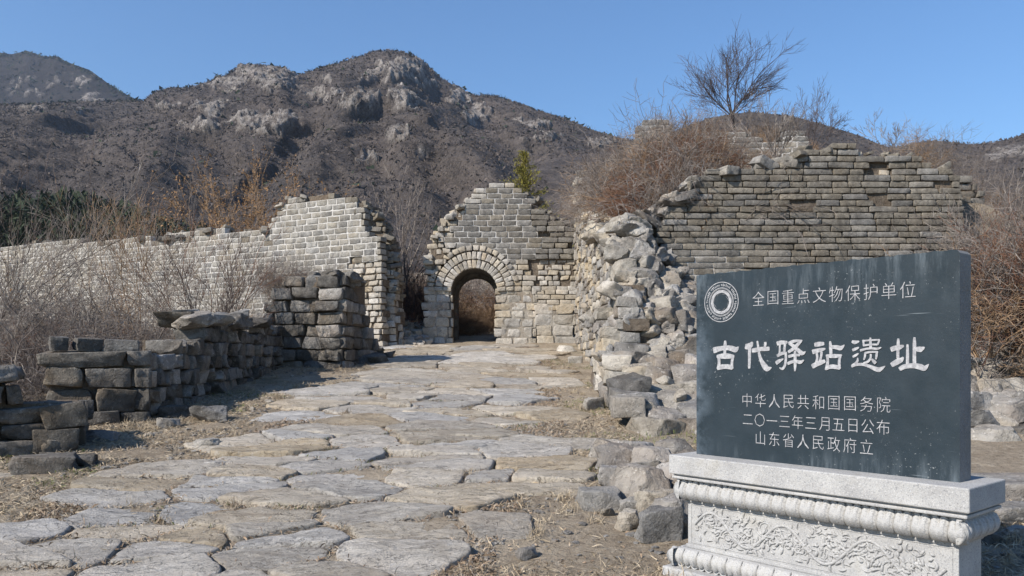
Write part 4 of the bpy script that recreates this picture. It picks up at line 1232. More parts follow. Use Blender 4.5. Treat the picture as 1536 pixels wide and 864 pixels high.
# tablet: its own object space has z from 0 to 1
tab = bpy.data.meshes.new("tablet")
bm = bmesh.new()
N = 60
rr = random.Random(5)
outl = []
outl += [(-HX, 0.0), (HX, 0.0), (HX, 0.985), (HX - 0.012, 0.999)]
for k in range(1, N):
    x = (HX - 0.012) - (2 * HX - 0.016) * k / N
    outl.append((x, 1.0 + 0.0022 * math.sin(k * 1.9) + rr.uniform(-.0022, .0014)))
outl.append((-HX, 0.996))
fv = [bm.verts.new((x, -0.06, z)) for x, z in outl]
bv = [bm.verts.new((x, 0.06, z)) for x, z in outl]
ff = bm.faces.new(fv); bf = bm.faces.new(bv[::-1])
n = len(outl)
sides = [bm.faces.new((fv[(i + 1) % n], fv[i], bv[i], bv[(i + 1) % n])) for i in range(n)]
for f in sides: f.material_index = 1
bm.normal_update()
bmesh.ops.triangulate(bm, faces=[ff, bf])
bmesh.ops.recalc_face_normals(bm, faces=bm.faces[:])
bm.to_mesh(tab); bm.free()
tab.materials.append(M['slab']); tab.materials.append(M['granite_side'])
tablet = link("tablet", tab, mon, (0, 0, SLB))

FT = Frame((CM[0] - DX[0] * 2 + DN[0] * 0.06, CM[1] - DX[1] * 2 + DN[1] * 0.06), (CM[0] + DX[0] * 2 + DN[0] * 0.06, CM[1] + DX[1] * 2 + DN[1] * 0.06))
def tl(u, v):      # photo position on the tablet's face -> tablet-local x, z
    s, t = FT.st(u, v)
    return s - 2.0, t - 1.075

def stroke(bm, pts, off, org, k=12.34):
    """variable width brush stroke; pts (x, y, width) as read on the tablet, org its photo corner"""
    P = []
    for x, y, w in pts:
        c = Vector(tl(org[0] + x / k, org[1] + y / k))
        dx = Vector(tl(org[0] + (x + w / 2) / k, org[1] + y / k)) - c
        P.append((c, max(dx.length, 0.0012)))
    # smooth subdivision of the centre line
    Q = []
    for i in range(len(P) - 1):
        p0, p1, p2, p3 = P[max(i - 1, 0)], P[i], P[i + 1], P[min(i + 2, len(P) - 1)]
        for j in range(5):
            t = j / 5
            c = 0.5 * ((2 * p1[0]) + (-p0[0] + p2[0]) * t + (2 * p0[0] - 5 * p1[0] + 4 * p2[0] - p3[0]) * t * t + (-p0[0] + 3 * p1[0] - 3 * p2[0] + p3[0]) * t ** 3)
            Q.append((c, p1[1] * (1 - t) + p2[1] * t))
    Q.append(P[-1])
    L, Rr = [], []
    for i, (c, w) in enumerate(Q):
        d = (Q[min(i + 1, len(Q) - 1)][0] - Q[max(i - 1, 0)][0])
        if d.length < 1e-7: d = Vector((1, 0))
        d.normalize(); nn = Vector((-d.y, d.x))
        e = 1.0
        if i == 0: c = c - d * w * 0.25; e = 0.8
        if i == len(Q) - 1: c = c + d * w * 0.15; e = 0.8
        L.append(c + nn * w * e); Rr.append(c - nn * w * e)
    yf, yb = -0.0602 - off, -0.059
    rows = [[bm.verts.new((q.x, yy, q.y)) for q in side] for side in (L, Rr) for yy in (yf, yb)]
    a, a2, b, b2 = rows
    for i in range(len(Q) - 1):
        bm.faces.new((a[i], a[i + 1], b[i + 1], b[i]))
        bm.faces.new((a2[i], a2[i + 1], a[i + 1], a[i]))
        bm.faces.new((b[i], b[i + 1], b2[i + 1], b2[i]))
    bm.faces.new((a[0], b[0], b2[0], a2[0])); bm.faces.new((a[-1], a2[-1], b2[-1], b[-1]))

O1, O2, O3, O4 = (1064, 500), (1156, 500), (1210, 500), (1300, 500)
CH = [
 (O1, [[(297, 140, 38), (297, 200, 54), (293, 270, 66), (291, 340, 48), (290, 400, 60)],
       [(88, 315, 100), (180, 288, 80), (295, 268, 66), (400, 275, 84), (490, 300, 92), (545, 250, 14)],
       [(145, 428, 46), (220, 424, 76), (300, 420, 92), (385, 424, 76), (465, 428, 42)],
       [(172, 430, 52), (186, 510, 50), (180, 600, 56), (158, 660, 44)], [(442, 430, 52), (426, 520, 46), (424, 600, 50), (430, 655, 44)],
       [(155, 655, 44), (220, 625, 76), (300, 614, 72), (380, 622, 76), (432, 655, 42)]]),
 (O1, [[(800, 165, 34), (770, 215, 86), (715, 245, 96), (672, 240, 84)], [(750, 250, 62), (748, 380, 56), (746, 520, 50), (742, 650, 40)],
       [(892, 145, 32), (910, 260, 40), (925, 370, 44), (965, 500, 62), (1030, 610, 100), (1080, 655, 90), (1155, 632, 12)],
       [(800, 318, 66), (860, 310, 74), (950, 292, 68), (1040, 288, 70), (1115, 285, 66)], [(1040, 165, 46), (1042, 210, 44), (1022, 262, 34)]]),
 (O2, [[(125, 190, 70), (190, 172, 70), (250, 170, 66), (312, 165, 40)], [(178, 190, 34), (172, 280, 32), (170, 370, 36)], [(272, 190, 44), (262, 280, 42), (256, 360, 44)],
       [(130, 425, 40), (175, 388, 60), (240, 366, 52), (300, 362, 34)], [(286, 350, 44), (286, 480, 44), (266, 600, 44), (222, 655, 46), (165, 635, 12)],
       [(108, 550, 66), (160, 515, 62), (240, 472, 18)],
       [(340, 188, 56), (420, 150, 52), (500, 138, 42), (590, 135, 26)], [(565, 140, 50), (500, 215, 60), (430, 280, 60), (335, 348, 50)],
       [(350, 190, 40), (420, 228, 58), (500, 300, 62), (590, 370, 74), (655, 335, 10)],
       [(458, 325, 42), (460, 450, 54), (460, 600, 50), (456, 700, 24)], [(340, 430, 52), (440, 405, 46), (550, 402, 42)], [(325, 560, 52), (400, 528, 54), (470, 515, 52), (555, 535, 62), (620, 495, 20)]]),
 (O3, [[(155, 212, 74), (230, 200, 84), (325, 190, 56)], [(118, 345, 84), (180, 325, 72), (260, 308, 70), (350, 285, 28)], [(190, 360, 44), (200, 450, 42), (182, 545, 46)],
       [(282, 345, 46), (272, 430, 42), (246, 525, 46)], [(112, 612, 84), (180, 575, 82), (260, 542, 84), (345, 512, 56)],
       [(440, 150, 34), (448, 250, 58), (456, 390, 56)], [(465, 252, 54), (560, 258, 76), (635, 272, 82), (705, 215, 12)],
       [(365, 412, 36), (440, 420, 66), (520, 420, 72), (590, 418, 62), (658, 402, 26)], [(388, 420, 50), (398, 510, 46), (385, 600, 56), (358, 675, 36)], [(628, 420, 50), (610, 510, 48), (612, 600, 50), (624, 655, 34)],
       [(360, 668, 36), (430, 622, 72), (520, 618, 78), (625, 640, 66)]]),
 (O3, [[(845, 150, 48), (895, 165, 72), (975, 150, 24)], [(855, 312, 48), (910, 288, 52), (970, 260, 24)], [(860, 435, 40), (910, 408, 46), (962, 372, 24)],
       [(950, 455, 22), (945, 510, 40), (905, 560, 46), (845, 600, 50)], [(838, 612, 46), (930, 578, 52), (1060, 578, 54), (1170, 612, 60), (1270, 655, 78), (1350, 670, 90), (1460, 605, 10)],
       [(1185, 82, 30), (1187, 180, 48), (1190, 285, 54)], [(1052, 125, 38), (1058, 180, 34), (1064, 230, 38)], [(1055, 140, 32), (1180, 128, 32), (1360, 120, 30)], [(1350, 125, 36), (1336, 170, 34), (1318, 212, 36)],
       [(1055, 228, 34), (1190, 208, 34), (1320, 208, 34)], [(1002, 318, 46), (1100, 290, 38), (1200, 278, 38), (1310, 285, 46), (1388, 262, 18)],
       [(1092, 355, 38), (1086, 430, 38), (1066, 490, 28)], [(1082, 365, 36), (1190, 345, 38), (1328, 345, 32)], [(1310, 345, 42), (1300, 420, 42), (1290, 480, 28)],
       [(1196, 385, 34), (1190, 460, 40), (1140, 525, 44), (1062, 552, 36)], [(1212, 475, 26), (1256, 525, 60), (1285, 555, 54)]]),
 (O4, [[(587, 100, 38), (588, 200, 60), (582, 340, 56), (582, 470, 52)], [(458, 300, 90), (520, 276, 92), (600, 262, 100), (690, 228, 36)],
       [(468, 585, 92), (560, 532, 104), (640, 492, 92), (684, 440, 24)], [(760, 208, 42), (762, 400, 58), (760, 580, 60)], [(888, 78, 42), (890, 200, 66), (888, 400, 64), (890, 580, 68)],
       [(920, 290, 80), (1000, 294, 112), (1078, 258, 20)], [(618, 660, 80), (700, 618, 90), (800, 602, 92), (900, 602, 100), (1000, 622, 112), (1075, 645, 100), (1155, 570, 8)]]),
]
for org, strokes in CH:
    bm = bmesh.new()
    for k, sp_ in enumerate(strokes): stroke(bm, sp_, 0.0022 + 0.00022 * k, org)
    bmesh.ops.recalc_face_normals(bm, faces=bm.faces[:])
    link("engraved_character", from_bm("engraved_character", bm, M['inscr']), tablet)

def text_row(txt, u0, v0, u1, v1, hgt, wide=1.0):
    """one carved line of small characters, evenly spaced between the first and the last"""
    x0, z0 = tl(u0, v0); x1, z1 = tl(u1, v1)
    V, Fc, k = [], [], 0
    bm = bmesh.new()
    for i, chh in enumerate(txt):
        f = i / (len(txt) - 1)
        cu = bpy.data.curves.new("t", 'FONT')
        cu.body = chh; cu.align_x = 'CENTER'; cu.align_y = 'CENTER'
        cu.size = hgt * 1.06; cu.extrude = 0.0012; cu.offset = -0.0011
        cu.resolution_u = 2
        ob = bpy.data.objects.new("t", cu); COL.objects.link(ob)
        dg = bpy.context.evaluated_depsgraph_get()
        me = bpy.data.meshes.new_from_object(ob.evaluated_get(dg))
        cx = sum(v.co.x for v in me.vertices) / max(len(me.vertices), 1)
        xs = [v.co.x for v in me.vertices]; ys = [v.co.y for v in me.vertices]
        mxx, mnx, mxy, mny = max(xs), min(xs), max(ys), min(ys)
        flat = (mxy - mny) < hgt * 0.5
        oy = (mxy + mny) / 2
        for v in me.vertices:
            x, y, z = v.co
            v.co = (x0 + (x1 - x0) * f + (x - (mxx + mnx) / 2) * wide, -0.0604 - z - 0.0012, z0 + (z1 - z0) * f + y - oy)
        bm.from_mesh(me)
        bpy.data.objects.remove(ob); bpy.data.meshes.remove(me); bpy.data.curves.remove(cu)
    bmesh.ops.recalc_face_normals(bm, faces=bm.faces[:])
    link("inscription_line", from_bm("inscription_line", bm, M['inscr']), tablet)
text_row("全国重点文物保护单位", 1138, 448, 1362, 434.5, 0.078, 0.92)
text_row("中华人民共和国国务院", 1121, 600, 1326, 607, 0.074, 0.90)
text_row("二〇一三年三月五日公布", 1122, 629, 1325, 641, 0.072, 0.90)
text_row("山东省人民政府立", 1141, 657, 1300, 670, 0.074, 0.90)

# round emblem: double rings, a band of tiny marks, and a swirling sun wheel
def emblem():
    bm = bmesh.new()
    cx, cz = tl(1082, 453)
    def poly(pts, off):
        f = [bm.verts.new((cx + x, -0.0602 - off, cz + z)) for x, z in pts]
        b = [bm.verts.new((cx + x, -0.0590, cz + z)) for x, z in pts]
        n = len(pts)
        bm.faces.new(f)
        for i in range(n): bm.faces.new((f[(i + 1) % n], f[i], b[i], b[(i + 1) % n]))
    def annulus(r0, r1, off, n=72):
        for k in range(n):
            a, b = 2 * math.pi * k / n, 2 * math.pi * (k + 1) / n
            poly([(r0 * math.cos(a), r0 * math.sin(a)), (r1 * math.cos(a), r1 * math.sin(a)), (r1 * math.cos(b), r1 * math.sin(b)), (r0 * math.cos(b), r0 * math.sin(b))], off)
    annulus(0.1055, 0.1095, 0.002); annulus(0.0755, 0.0785, 0.002); annulus(0.0715, 0.0732, 0.0018)
    q = random.Random(3)
    for k in range(64):
        a = 2 * math.pi * (k + .5) / 64
        if k % 8 == 0: continue
        r0, r1 = 0.083 + q.uniform(0, .005), 0.1005 - q.uniform(0, .006)
        w = 0.0019
        for rr_a, rr_b, da in ((r0, r1, 0),) + (((r0 + (r1 - r0) * .45), (r0 + (r1 - r0) * .62), .026),) * (k % 2):
            ca, sa = math.cos(a + da), math.sin(a + da)
            ww = w if da == 0 else 0.004
            poly([(rr_a * ca - ww * sa, rr_a * sa + ww * ca), (rr_a * ca + ww * sa, rr_a * sa - ww * ca), (rr_b * ca + ww * sa, rr_b * sa - ww * ca), (rr_b * ca - ww * sa, rr_b * sa + ww * ca)], 0.0016 + 0.0002 * (da > 0))
    nt = 8
    for k in range(nt):         # twelve curved flames overlapping into a wheel
        a0 = 2 * math.pi * k / nt
        pts = []
        for j in range(9):
            t = j / 8; pts.append((0.0665 - 0.004 * t * t, a0 + t * 0.62))
        for j in range(9):
            t = 1 - j / 8; pts.append((0.0665 - 0.0245 * math.sin(t * math.pi * .5) ** 1.3, a0 + t * 0.62 + 0.95 * t))
        pp = [(r * math.cos(a), r * math.sin(a)) for r, a in pts]
        poly(pp, 0.002 + 0.0003 * (k % 3))
    annulus(0.050, 0.0655, 0.0016)
    bmesh.ops.recalc_face_normals(bm, faces=bm.faces[:])
    link("round_emblem", from_bm("round_emblem", bm, M['inscr']), tablet)
emblem()

# pedestal
g = M['granite']
ped = bevel_box("pedestal", -0.695, 0.705, -0.125, 0.125, SLB - 0.53, SLB - 0.10, g, 0.004)
cap = bevel_box("pedestal_cap", -0.765, 0.775, -0.205, 0.205, SLB - 0.104, SLB, g, 0.006)
bevel_box("moulding", -0.745, 0.755, -0.184, 0.184, SLB - 0.114, SLB - 0.1045, g, 0.003, ped)
bevel_box("moulding", -0.752, 0.762, -0.195, 0.195, SLB - 0.130, SLB - 0.1145, g, 0.005, ped)
bevel_box("moulding", -0.712, 0.722, -0.150, 0.150, SLB - 0.236, SLB - 0.1305, g, 0.012, ped)
bevel_box("moulding", -0.703, 0.713, -0.133, 0.133, SLB - 0.262, SLB - 0.2365, g, 0.004, ped)
bevel_box("moulding", -0.703, 0.713, -0.133, 0.133, SLB - 0.512, SLB - 0.492, g, 0.004, ped)
bevel_box("moulding", -0.730, 0.740, -0.160, 0.160, SLB - 0.615, SLB - 0.512, g, 0.012, ped)
bevel_box("plinth", -0.790, 0.800, -0.235, 0.235, -0.25, SLB - 0.615, g, 0.01, ped)

def petal_geo(w, h, out, up=False):
    """bulging lotus petal with a raised rim and a two-lobed head; origin at its top edge, facing -y"""
    na, nb = 22, 16
    V = []
    for j in range(nb + 1):
        b = j / nb
        for i in range(na + 1):
            a = -1 + 2 * i / na
            lobe = 0.20 * abs(math.sin(a * math.pi)) ** 0.7 - 0.20
            topz = lobe * h * (1 - b) - (0.16 * h * max(0, abs(a) - .78) / .22 * (1 - b))
            taper = 1 - 0.10 * b ** 3
            x = a * w / 2 * taper
            z = topz - b * h * (1 - 0.0 * b)
            prof = 0.30 + 0.70 * math.sin(math.pi * min(1, 0.18 + 0.62 * b)) if b < 0.6 else 0.30 + 0.70 * math.sin(math.pi * (0.18 + 0.62 * b))
            prof = math.sin(math.pi * (0.14 + 0.76 * b ** 1.25))
            across = max(0, 1 - abs(a) ** 8)
            o = out * prof * (0.35 + 0.65 * across ** 0.5)
            e = max(abs(a), 1 - b * 6 if b < 1 / 6 else 0)
            groove = math.exp(-((abs(a) - 0.84) / 0.05) ** 2) + math.exp(-((b - 0.115) / 0.035) ** 2) * (abs(a) < .86)
            rim = math.exp(-((abs(a) - 0.95) / 0.05) ** 2) * .8
            o += (-min(groove, 1) * 0.015 + rim * 0.004) * (1 - .6 * b)
            V.append((x, -o, z))
    n0 = len(V)
    V = np.array(V)
    W = V.copy(); W[:, 1] = 0.004
    Fc = grid_faces(nb + 1, na + 1)
    nbw = na + 1
    Fs = [Fc]
    k = n0
    VV = np.concatenate([V, W])
    side = []
    for i in range(na):
        side.append((i, i + k, i + 1 + k, i + 1)); q = nb * nbw + i; side.append((q, q + 1, q + 1 + k, q + k))
    for j in range(nb):
        q = j * nbw; side.append((q, q + nbw, q + nbw + k, q + k)); q = q + na; side.append((q, q + k, q + nbw + k, q + nbw))
    Fs.append(np.array(side))
    if up: VV[:, 2] = -VV[:, 2] - h; Fs = [f[:, ::-1] for f in Fs]
    return VV, np.concatenate(Fs)[:, ::-1]
def petals(n, x0, x1, y, z, h, out, up):
    w = (x1 - x0) / n
    V, Q = petal_geo(w * 0.985, h, out, up)
    me = mesh_np("lotus_petal", V, Q, g)
    for i in range(n): link("lotus_petal", me, ped, (x0 + w * (i + .5), y, z))
    return me
petals(20, -0.745, 0.755, -0.149, SLB - 0.131, 0.112, 0.046, False)
petals(17, -0.775, 0.785, -0.159, SLB - 0.514, 0.103, 0.042, True)
wS = 0.385 / 5
V, Q = petal_geo(wS * .985, 0.112, 0.042, False); meS = mesh_np("lotus_petal", V, Q, g)
for i in range(5):
    link("lotus_petal", meS, ped, (0.721, -0.192 + wS * (i + .5), SLB - 0.131), (0, 0, math.pi / 2))
    link("lotus_petal", meS, ped, (-0.711, -0.192 + wS * (i + .5), SLB - 0.131), (0, 0, -math.pi / 2))
V, Q = petal_geo(0.44 / 5 * .985, 0.098, 0.05, True); meS2 = mesh_np("lotus_petal", V, Q, g)
for i in range(5):
    link("lotus_petal", meS2, ped, (0.739, -0.22 + .088 * (i + .5), SLB - 0.514), (0, 0, math.pi / 2))
    link("lotus_petal", meS2, ped, (-0.729, -0.22 + .088 * (i + .5), SLB - 0.514), (0, 0, -math.pi / 2))

def tube_arrays(paths, sides=8):
    Vs, Fs, k = [], [], 0
    for pts, rad, flat in paths:
        P = np.array(pts, float); n = len(P)
        rad = np.broadcast_to(np.array(rad, float), (n,))
        T = np.gradient(P, axis=0); T /= np.linalg.norm(T, axis=1, keepdims=True) + 1e-9
        U = np.cross(T, np.array([0, 1.0, 0])); U /= np.linalg.norm(U, axis=1, keepdims=True) + 1e-9
        A = np.linspace(0, 2 * math.pi, sides, endpoint=False)
        ring = P[:, None, :] + rad[:, None, None] * (np.cos(A)[None, :, None] * U[:, None, :] + np.sin(A)[None, :, None] * flat * np.array([0, 1.0, 0]))
        Vs.append(ring.reshape(-1, 3))
        i = np.arange((n - 1) * sides); r, c = i // sides, i % sides
        a = r * sides + c; b = r * sides + (c + 1) % sides
        Fs.append(np.stack([a, b, b + sides, a + sides], 1) + k)
        k += n * sides
    return np.concatenate(Vs), np.concatenate(Fs)
def relief():
    q = random.Random(8)
    paths = []
    y0 = -0.1255
    zc, A = SLB - 0.376, 0.074
    x0, x1 = -0.645, 0.655
    xs = np.linspace(x0, x1, 160)
    lam = 0.43
    ph = lambda x: (x - x0) / lam * 2 * math.pi
    paths.append(([(x, y0, zc + A * math.sin(ph(x))) for x in xs], 0.0085, 1.2))
    paths.append(([(x, y0, zc + (A - .013) * math.sin(ph(x))) for x in xs], 0.0028, 1.2))
    nl = int((x1 - x0) / (lam / 2)) + 1
    for k in range(nl * 2):       # a spiral tendril with leaves in every bay
        xc = x0 + lam / 2 * (k // 2 + .5 + .5 * (k % 2)); sgn = (-1 if (k // 2) % 2 == 0 else 1) * (1 - 2 * (k % 2) * 0)
        if xc > x1 - .04: break
        zc2 = zc - sgn * (0.030 if k % 2 == 0 else -0.042)
        for turns, r0, dirn in ((1.7, 0.050, 1), (1.2, 0.032, -1)):
            pts = []
            for j in range(40):
                t = j / 39; a = sgn * dirn * (t * turns * 2 * math.pi) + (math.pi if dirn > 0 else 0.6)
                r = r0 * (1 - t * .82)
                pts.append((xc + r * math.cos(a) + (0 if dirn > 0 else .052), y0 - .001, zc2 + r * math.sin(a) * .95))
            paths.append((pts, np.linspace(0.0055, 0.0028, 40), 1.0))
        for j in range(36):   # curled leaf lobes
            a = q.uniform(0, 2 * math.pi); r = q.uniform(.006, .105)
            cx_, cz_ = xc + r * math.cos(a), zc + np.clip(r * math.sin(a), -.098, .096)
            if not (x0 < cx_ < x1): continue
            L = q.uniform(.012, .028); aa = q.uniform(0, 2 * math.pi); cv = q.uniform(-1.6, 1.6)
            pts = []
            for i in range(7):
                t = i / 6; pts.append((cx_ + L * (t - .5) * 2 * math.cos(aa + cv * (t - .5)), y0 + .001, cz_ + L * (t - .5) * 2 * math.sin(aa + cv * (t - .5))))
            wv = q.uniform(.0045, .0080)
            paths.append((pts, [wv * .25, wv * .8, wv, wv * 1.05, wv * .9, wv * .6, wv * .15], 1.7))
    # frame lines
    for zz in (SLB - 0.272, SLB - 0.482): paths.append(([(x0 - .025, y0, zz), (0, y0, zz), (x1 + .025, y0, zz)], 0.0022, 1.2))
    for xx in (x0 - .025, x1 + .025): paths.append(([(xx, y0, SLB - .272), (xx, y0, SLB - .36), (xx, y0, SLB - .482)], 0.0022, 1.2))
    V, Q = tube_arrays(paths)
    V[:, 2] = np.clip(V[:, 2], SLB - .485, SLB - .268)
    link("scroll_relief", mesh_np("scroll_relief", V, Q[:, ::-1], g), ped)
relief()

# ================================================================== VEGETATION
def seg_mesh(name, segs, mat):
    """segs (N,8): p0, p1, r0, r1 -> open three-sided twigs"""
    S_ = np.array(segs, float)
    p0, p1, r0, r1 = S_[:, 0:3], S_[:, 3:6], S_[:, 6], S_[:, 7]
    d = p1 - p0; d /= np.linalg.norm(d, axis=1, keepdims=True) + 1e-9
    ref = np.where(np.abs(d[:, 2:3]) > .9, np.array([[1.0, 0, 0]]), np.array([[0, 0, 1.0]]))
    a = np.cross(d, ref); a /= np.linalg.norm(a, axis=1, keepdims=True) + 1e-9
    b = np.cross(d, a)
    V = []
    for p, r in ((p0, r0), (p1, r1)):
        for k in range(3):
            t = 2 * math.pi * k / 3
            V.append(p + r[:, None] * (math.cos(t) * a + math.sin(t) * b))
    V = np.stack(V, 1).reshape(-1, 3)
    o = np.arange(len(S_))[:, None] * 6
    Q = np.concatenate([o + np.array([[k, (k + 1) % 3, 3 + (k + 1) % 3, 3 + k]]) for k in range(3)])
    return mesh_np(name, V, Q, mat)

def grow(r, p, d, L, rad, lev, out, P):
    """one bare branch and its children"""
    n = P['n'][min(lev, len(P['n']) - 1)]
    kids = P['kids'][min(lev, len(P['kids']) - 1)]
    pts = [np.array(p, float)]; ds = []
    d = np.array(d, float)
    for i in range(n):
        d = d + np.array([r.gauss(0, P['wob']), r.gauss(0, P['wob']), r.gauss(0, P['wob']) + P['up'] * (1 if lev else .3)])
        d /= np.linalg.norm(d)
        pts.append(pts[-1] + d * L / n); ds.append(d)
    taper = P.get('taper', 0.55)
    for i in range(n):
        a, b = rad * (1 - (1 - taper) * i / n), rad * (1 - (1 - taper) * (i + 1) / n)
        out.append((*pts[i], *pts[i + 1], a, b, lev))
    if lev >= P['levels']: return
    for k in range(kids):
        f = r.uniform(P['from'], 1.0) if k else 1.0
        x = f * n; i = min(int(x), n - 1); fr = x - i
        q = pts[i] * (1 - fr) + pts[i + 1] * fr
        dd = ds[i]
        ax = np.array([r.gauss(0, 1), r.gauss(0, 1), r.gauss(0, 1)]); ax -= ax @ dd * dd; ax /= np.linalg.norm(ax) + 1e-9
        ang = r.uniform(*P['ang']) * (0.4 if k == 0 else 1)
        nd_ = dd * math.cos(ang) + ax * math.sin(ang)
        nd_ = nd_ * np.array([1, 1, 1]); 
        grow(r, q, nd_, L * r.uniform(*P['len']), max(rad * taper * r.uniform(.6, .9) if k else rad * taper, P['rmin']), lev + 1, out, P)

def split_levels(out, cut):
    A = np.array(out)
    return A[A[:, 8] <= cut][:, :8], A[A[:, 8] > cut][:, :8]

SHRUB = dict(n=[5, 4, 3, 2], kids=[5, 4, 3], wob=.13, up=.05, levels=3, ang=(.3, .9), len=(.35, .68), rmin=.0022, taper=.5)
SHRUB['from'] = .25
def shrub_segs(seed, stems, h, spread, P=SHRUB, rad=.009, lean=(0, 0)):
    r = random.Random(seed); out = []
    for k in range(stems):
        a = r.uniform(0, 2 * math.pi); s = r.uniform(0, spread)
        d = np.array([math.cos(a) * s + lean[0], math.sin(a) * s + lean[1], 1.0]); d /= np.linalg.norm(d)
        grow(r, (math.cos(a) * .10 * r.random(), math.sin(a) * .10 * r.random(), -0.05), d, h * r.uniform(.55, 1.0), rad * r.uniform(.6, 1.2), 0, out, P)
    return np.array(out)
def leaves_on(segs, n, size, mat, name="dry_leaves", seed=1):
    r = np.random.default_rng(seed)
    i = r.integers(0, len(segs), n)
    p = segs[i, 3:6] + r.normal(0, size * .6, (n, 3))
    T = p[:, None, :] + r.normal(0, size * .55, (n, 4, 3)) * np.array([1, 1, 1])
    T[:, 3] = T[:, 0] + T[:, 2] - T[:, 1]
    return mesh_np(name, T.reshape(-1, 3), np.arange(n * 4).reshape(-1, 4), mat, smooth=False)

# shrub shapes shared between copies
SH = {}
DENSE = dict(SHRUB, kids=[6, 4, 3], len=(.3, .62), wob=.27, up=.0, rmin=.003, ang=(.35, 1.2))
WILD = dict(SHRUB, kids=[4, 4, 3], len=(.4, .72), wob=.24, up=.01, ang=(.4, 1.3), rmin=.003)
for k in range(3):
    SH['tan', k] = seg_mesh("twigs", shrub_segs(50 + k, 11, .8, .8, DENSE, .0075)[:, :8], M['twig_tan'])
    SH['rust', k] = seg_mesh("twigs", shrub_segs(60 + k, 13, .8, .95, DENSE, .0065)[:, :8], M['twig_rust'])
    SH['grey', k] = seg_mesh("twigs", shrub_segs(70 + k, 9, 1.0, .7, WILD, .008)[:, :8], M['twig_grey'])
    SH['dark', k] = seg_mesh("twigs", shrub_segs(80 + k, 7, 1.0, .6, SHRUB, .010)[:, :8], M['twig_dark'])
print("shrub faces", [len(m.polygons) for m in SH.values()])

def shrub(kind, k, x, y, z, h, label, group=None, w=1.0, cat="shrub", name="bare_shrub"):
    o = link(name, SH[kind, k], None, (x, y, z), (0, 0, R.uniform(0, 6.28)), (h * w, h * w, h))
    return tag(o, label, cat, group)

def thicket(name, label, items):
    """many entangled bushes nobody could count: one joined mass per twig colour"""
    byk = {}
    for kind, x, y, z, h in items: byk.setdefault(kind, []).append((x, y, z, h))
    for kind, L in byk.items():
        Vs, Fs, off = [], [], 0
        for x, y, z, h in L:
            me = SH[kind, R.randrange(3)]
            co = np.empty(len(me.vertices) * 3, np.float32); me.vertices.foreach_get("co", co); co = co.reshape(-1, 3)
            lv = np.empty(len(me.loops), np.int32); me.loops.foreach_get("vertex_index", lv); lv = lv.reshape(-1, 4)
            a = R.uniform(0, 6.28); c, s = math.cos(a), math.sin(a); wd = h * R.uniform(.8, 1.25)
            W = np.stack([(co[:, 0] * c - co[:, 1] * s) * wd + x, (co[:, 0] * s + co[:, 1] * c) * wd + y, co[:, 2] * h + z], 1)
            Vs.append(W); Fs.append(lv + off); off += len(W)
        o = link(name, mesh_np(name, np.concatenate(Vs), np.concatenate(Fs), M['twig_' + kind]))
        tag(o, label.replace("COLOUR", {'tan': 'tan', 'rust': 'rusty brown', 'grey': 'pale grey', 'dark': 'dark'}[kind]), "brush", kind="stuff")

# brush on the mound
it = []
for k in range(230):
    u = R.uniform(845, 1075); Y = R.uniform(13.4, 21)
    x = (u - CU) / F * Y
    if x < 2.0 or (Y < 15.5 and x < 2.6): continue
    z = float(mound_z(x, Y))
    h = R.uniform(0.9, 1.5) if x > 2.6 else R.uniform(.7, 1.2)
    uu, vv = to_img(x, Y, z + h)
    if vv < 178: continue
    if u > 1015 and Y < 15: h *= .5
    it.append(('tan' if R.random() < .72 else 'grey', x, Y, z - .05, h))
for k in range(105):
    u = R.uniform(965, 1052); Y = R.uniform(14.6, 17.6); x = (u - CU) / F * Y
    it.append(('rust', x, Y, float(mound_z(x, Y)) - .05, R.uniform(.8, 1.25)))
for k in range(50):      # low fringe along the whole mound top
    u = R.uniform(1050, 1330); Y = R.uniform(17.5, 24); x = (u - CU) / F * Y
    it.append(('tan', x, Y, float(mound_z(x, Y)) - .05, R.uniform(.3, .7)))
for k in range(26):
    u = R.uniform(1060, 1440); Y = 13.5; x = (u - CU) / F * Y
    it.append(('tan', x, Y, float(mound_z(x, Y)) - .02, R.uniform(.15, .42)))
for k in range(46):      # on the broken side wall
    Y = R.uniform(17, 21.8); x = 1.9 + R.random() * .9
    it.append((R.choice(('tan', 'tan', 'grey')), x, Y, float(mound_z(max(x, 2.0), Y)), R.uniform(.5, 1.05)))
thicket("mound_brush", "dense COLOUR brush growing over the mound between gate and tower", it)
# brush right of the tablet
it = []
for k in range(95):
    u = R.uniform(1452, 1640); Y = R.uniform(9.6, 14.5); x = (u - CU) / F * Y
    z = 1.15 + (Y - 9.6) * .34
    top = EYE + (CV - max(R.uniform(300, 440), np.interp(u, [1452, 1490, 1520], [400, 350, 300]))) / F * Y
    h = R.uniform(.8, 1.5)
    it.append((R.choice(('tan', 'tan', 'grey', 'rust')), x, Y, min(z + R.uniform(0, .9), top - h * .8), h))
for k in range(30):
    Y = R.uniform(12.6, 13.8); x = R.uniform(7.45, 9.0)
    it.append((R.choice(('tan', 'grey')), x, Y, 2.0 + R.random() * 1.2, R.uniform(.7, 1.1)))
for k in range(46):
    Y = R.uniform(13.2, 17); x = R.uniform(7.9, 11.5)
    it.append((R.choice(('tan', 'grey')), x, Y, float(mound_z(x, Y)) - .05, R.uniform(.5, .95)))
thicket("roadside_brush", "tall tangled COLOUR brush behind the tablet's right edge", it)
rb_x = np.linspace(5.6, 12, 30); rb_y = np.linspace(9.3, 16, 30)
RX, RY = np.meshgrid(rb_x, rb_y)
RZ = 1.0 + (RY - 9.6) * .42 + .12 * fbm(RX, RY, 0, 3, 3)
RZ = np.where(RY < 9.5, ground_z(RX, RY) - .1, RZ); fL = sstep(RX, 5.6, 7.0) ; RZ = ground_z(RX, RY) - .3 + (RZ - ground_z(RX, RY) + .3) * fL
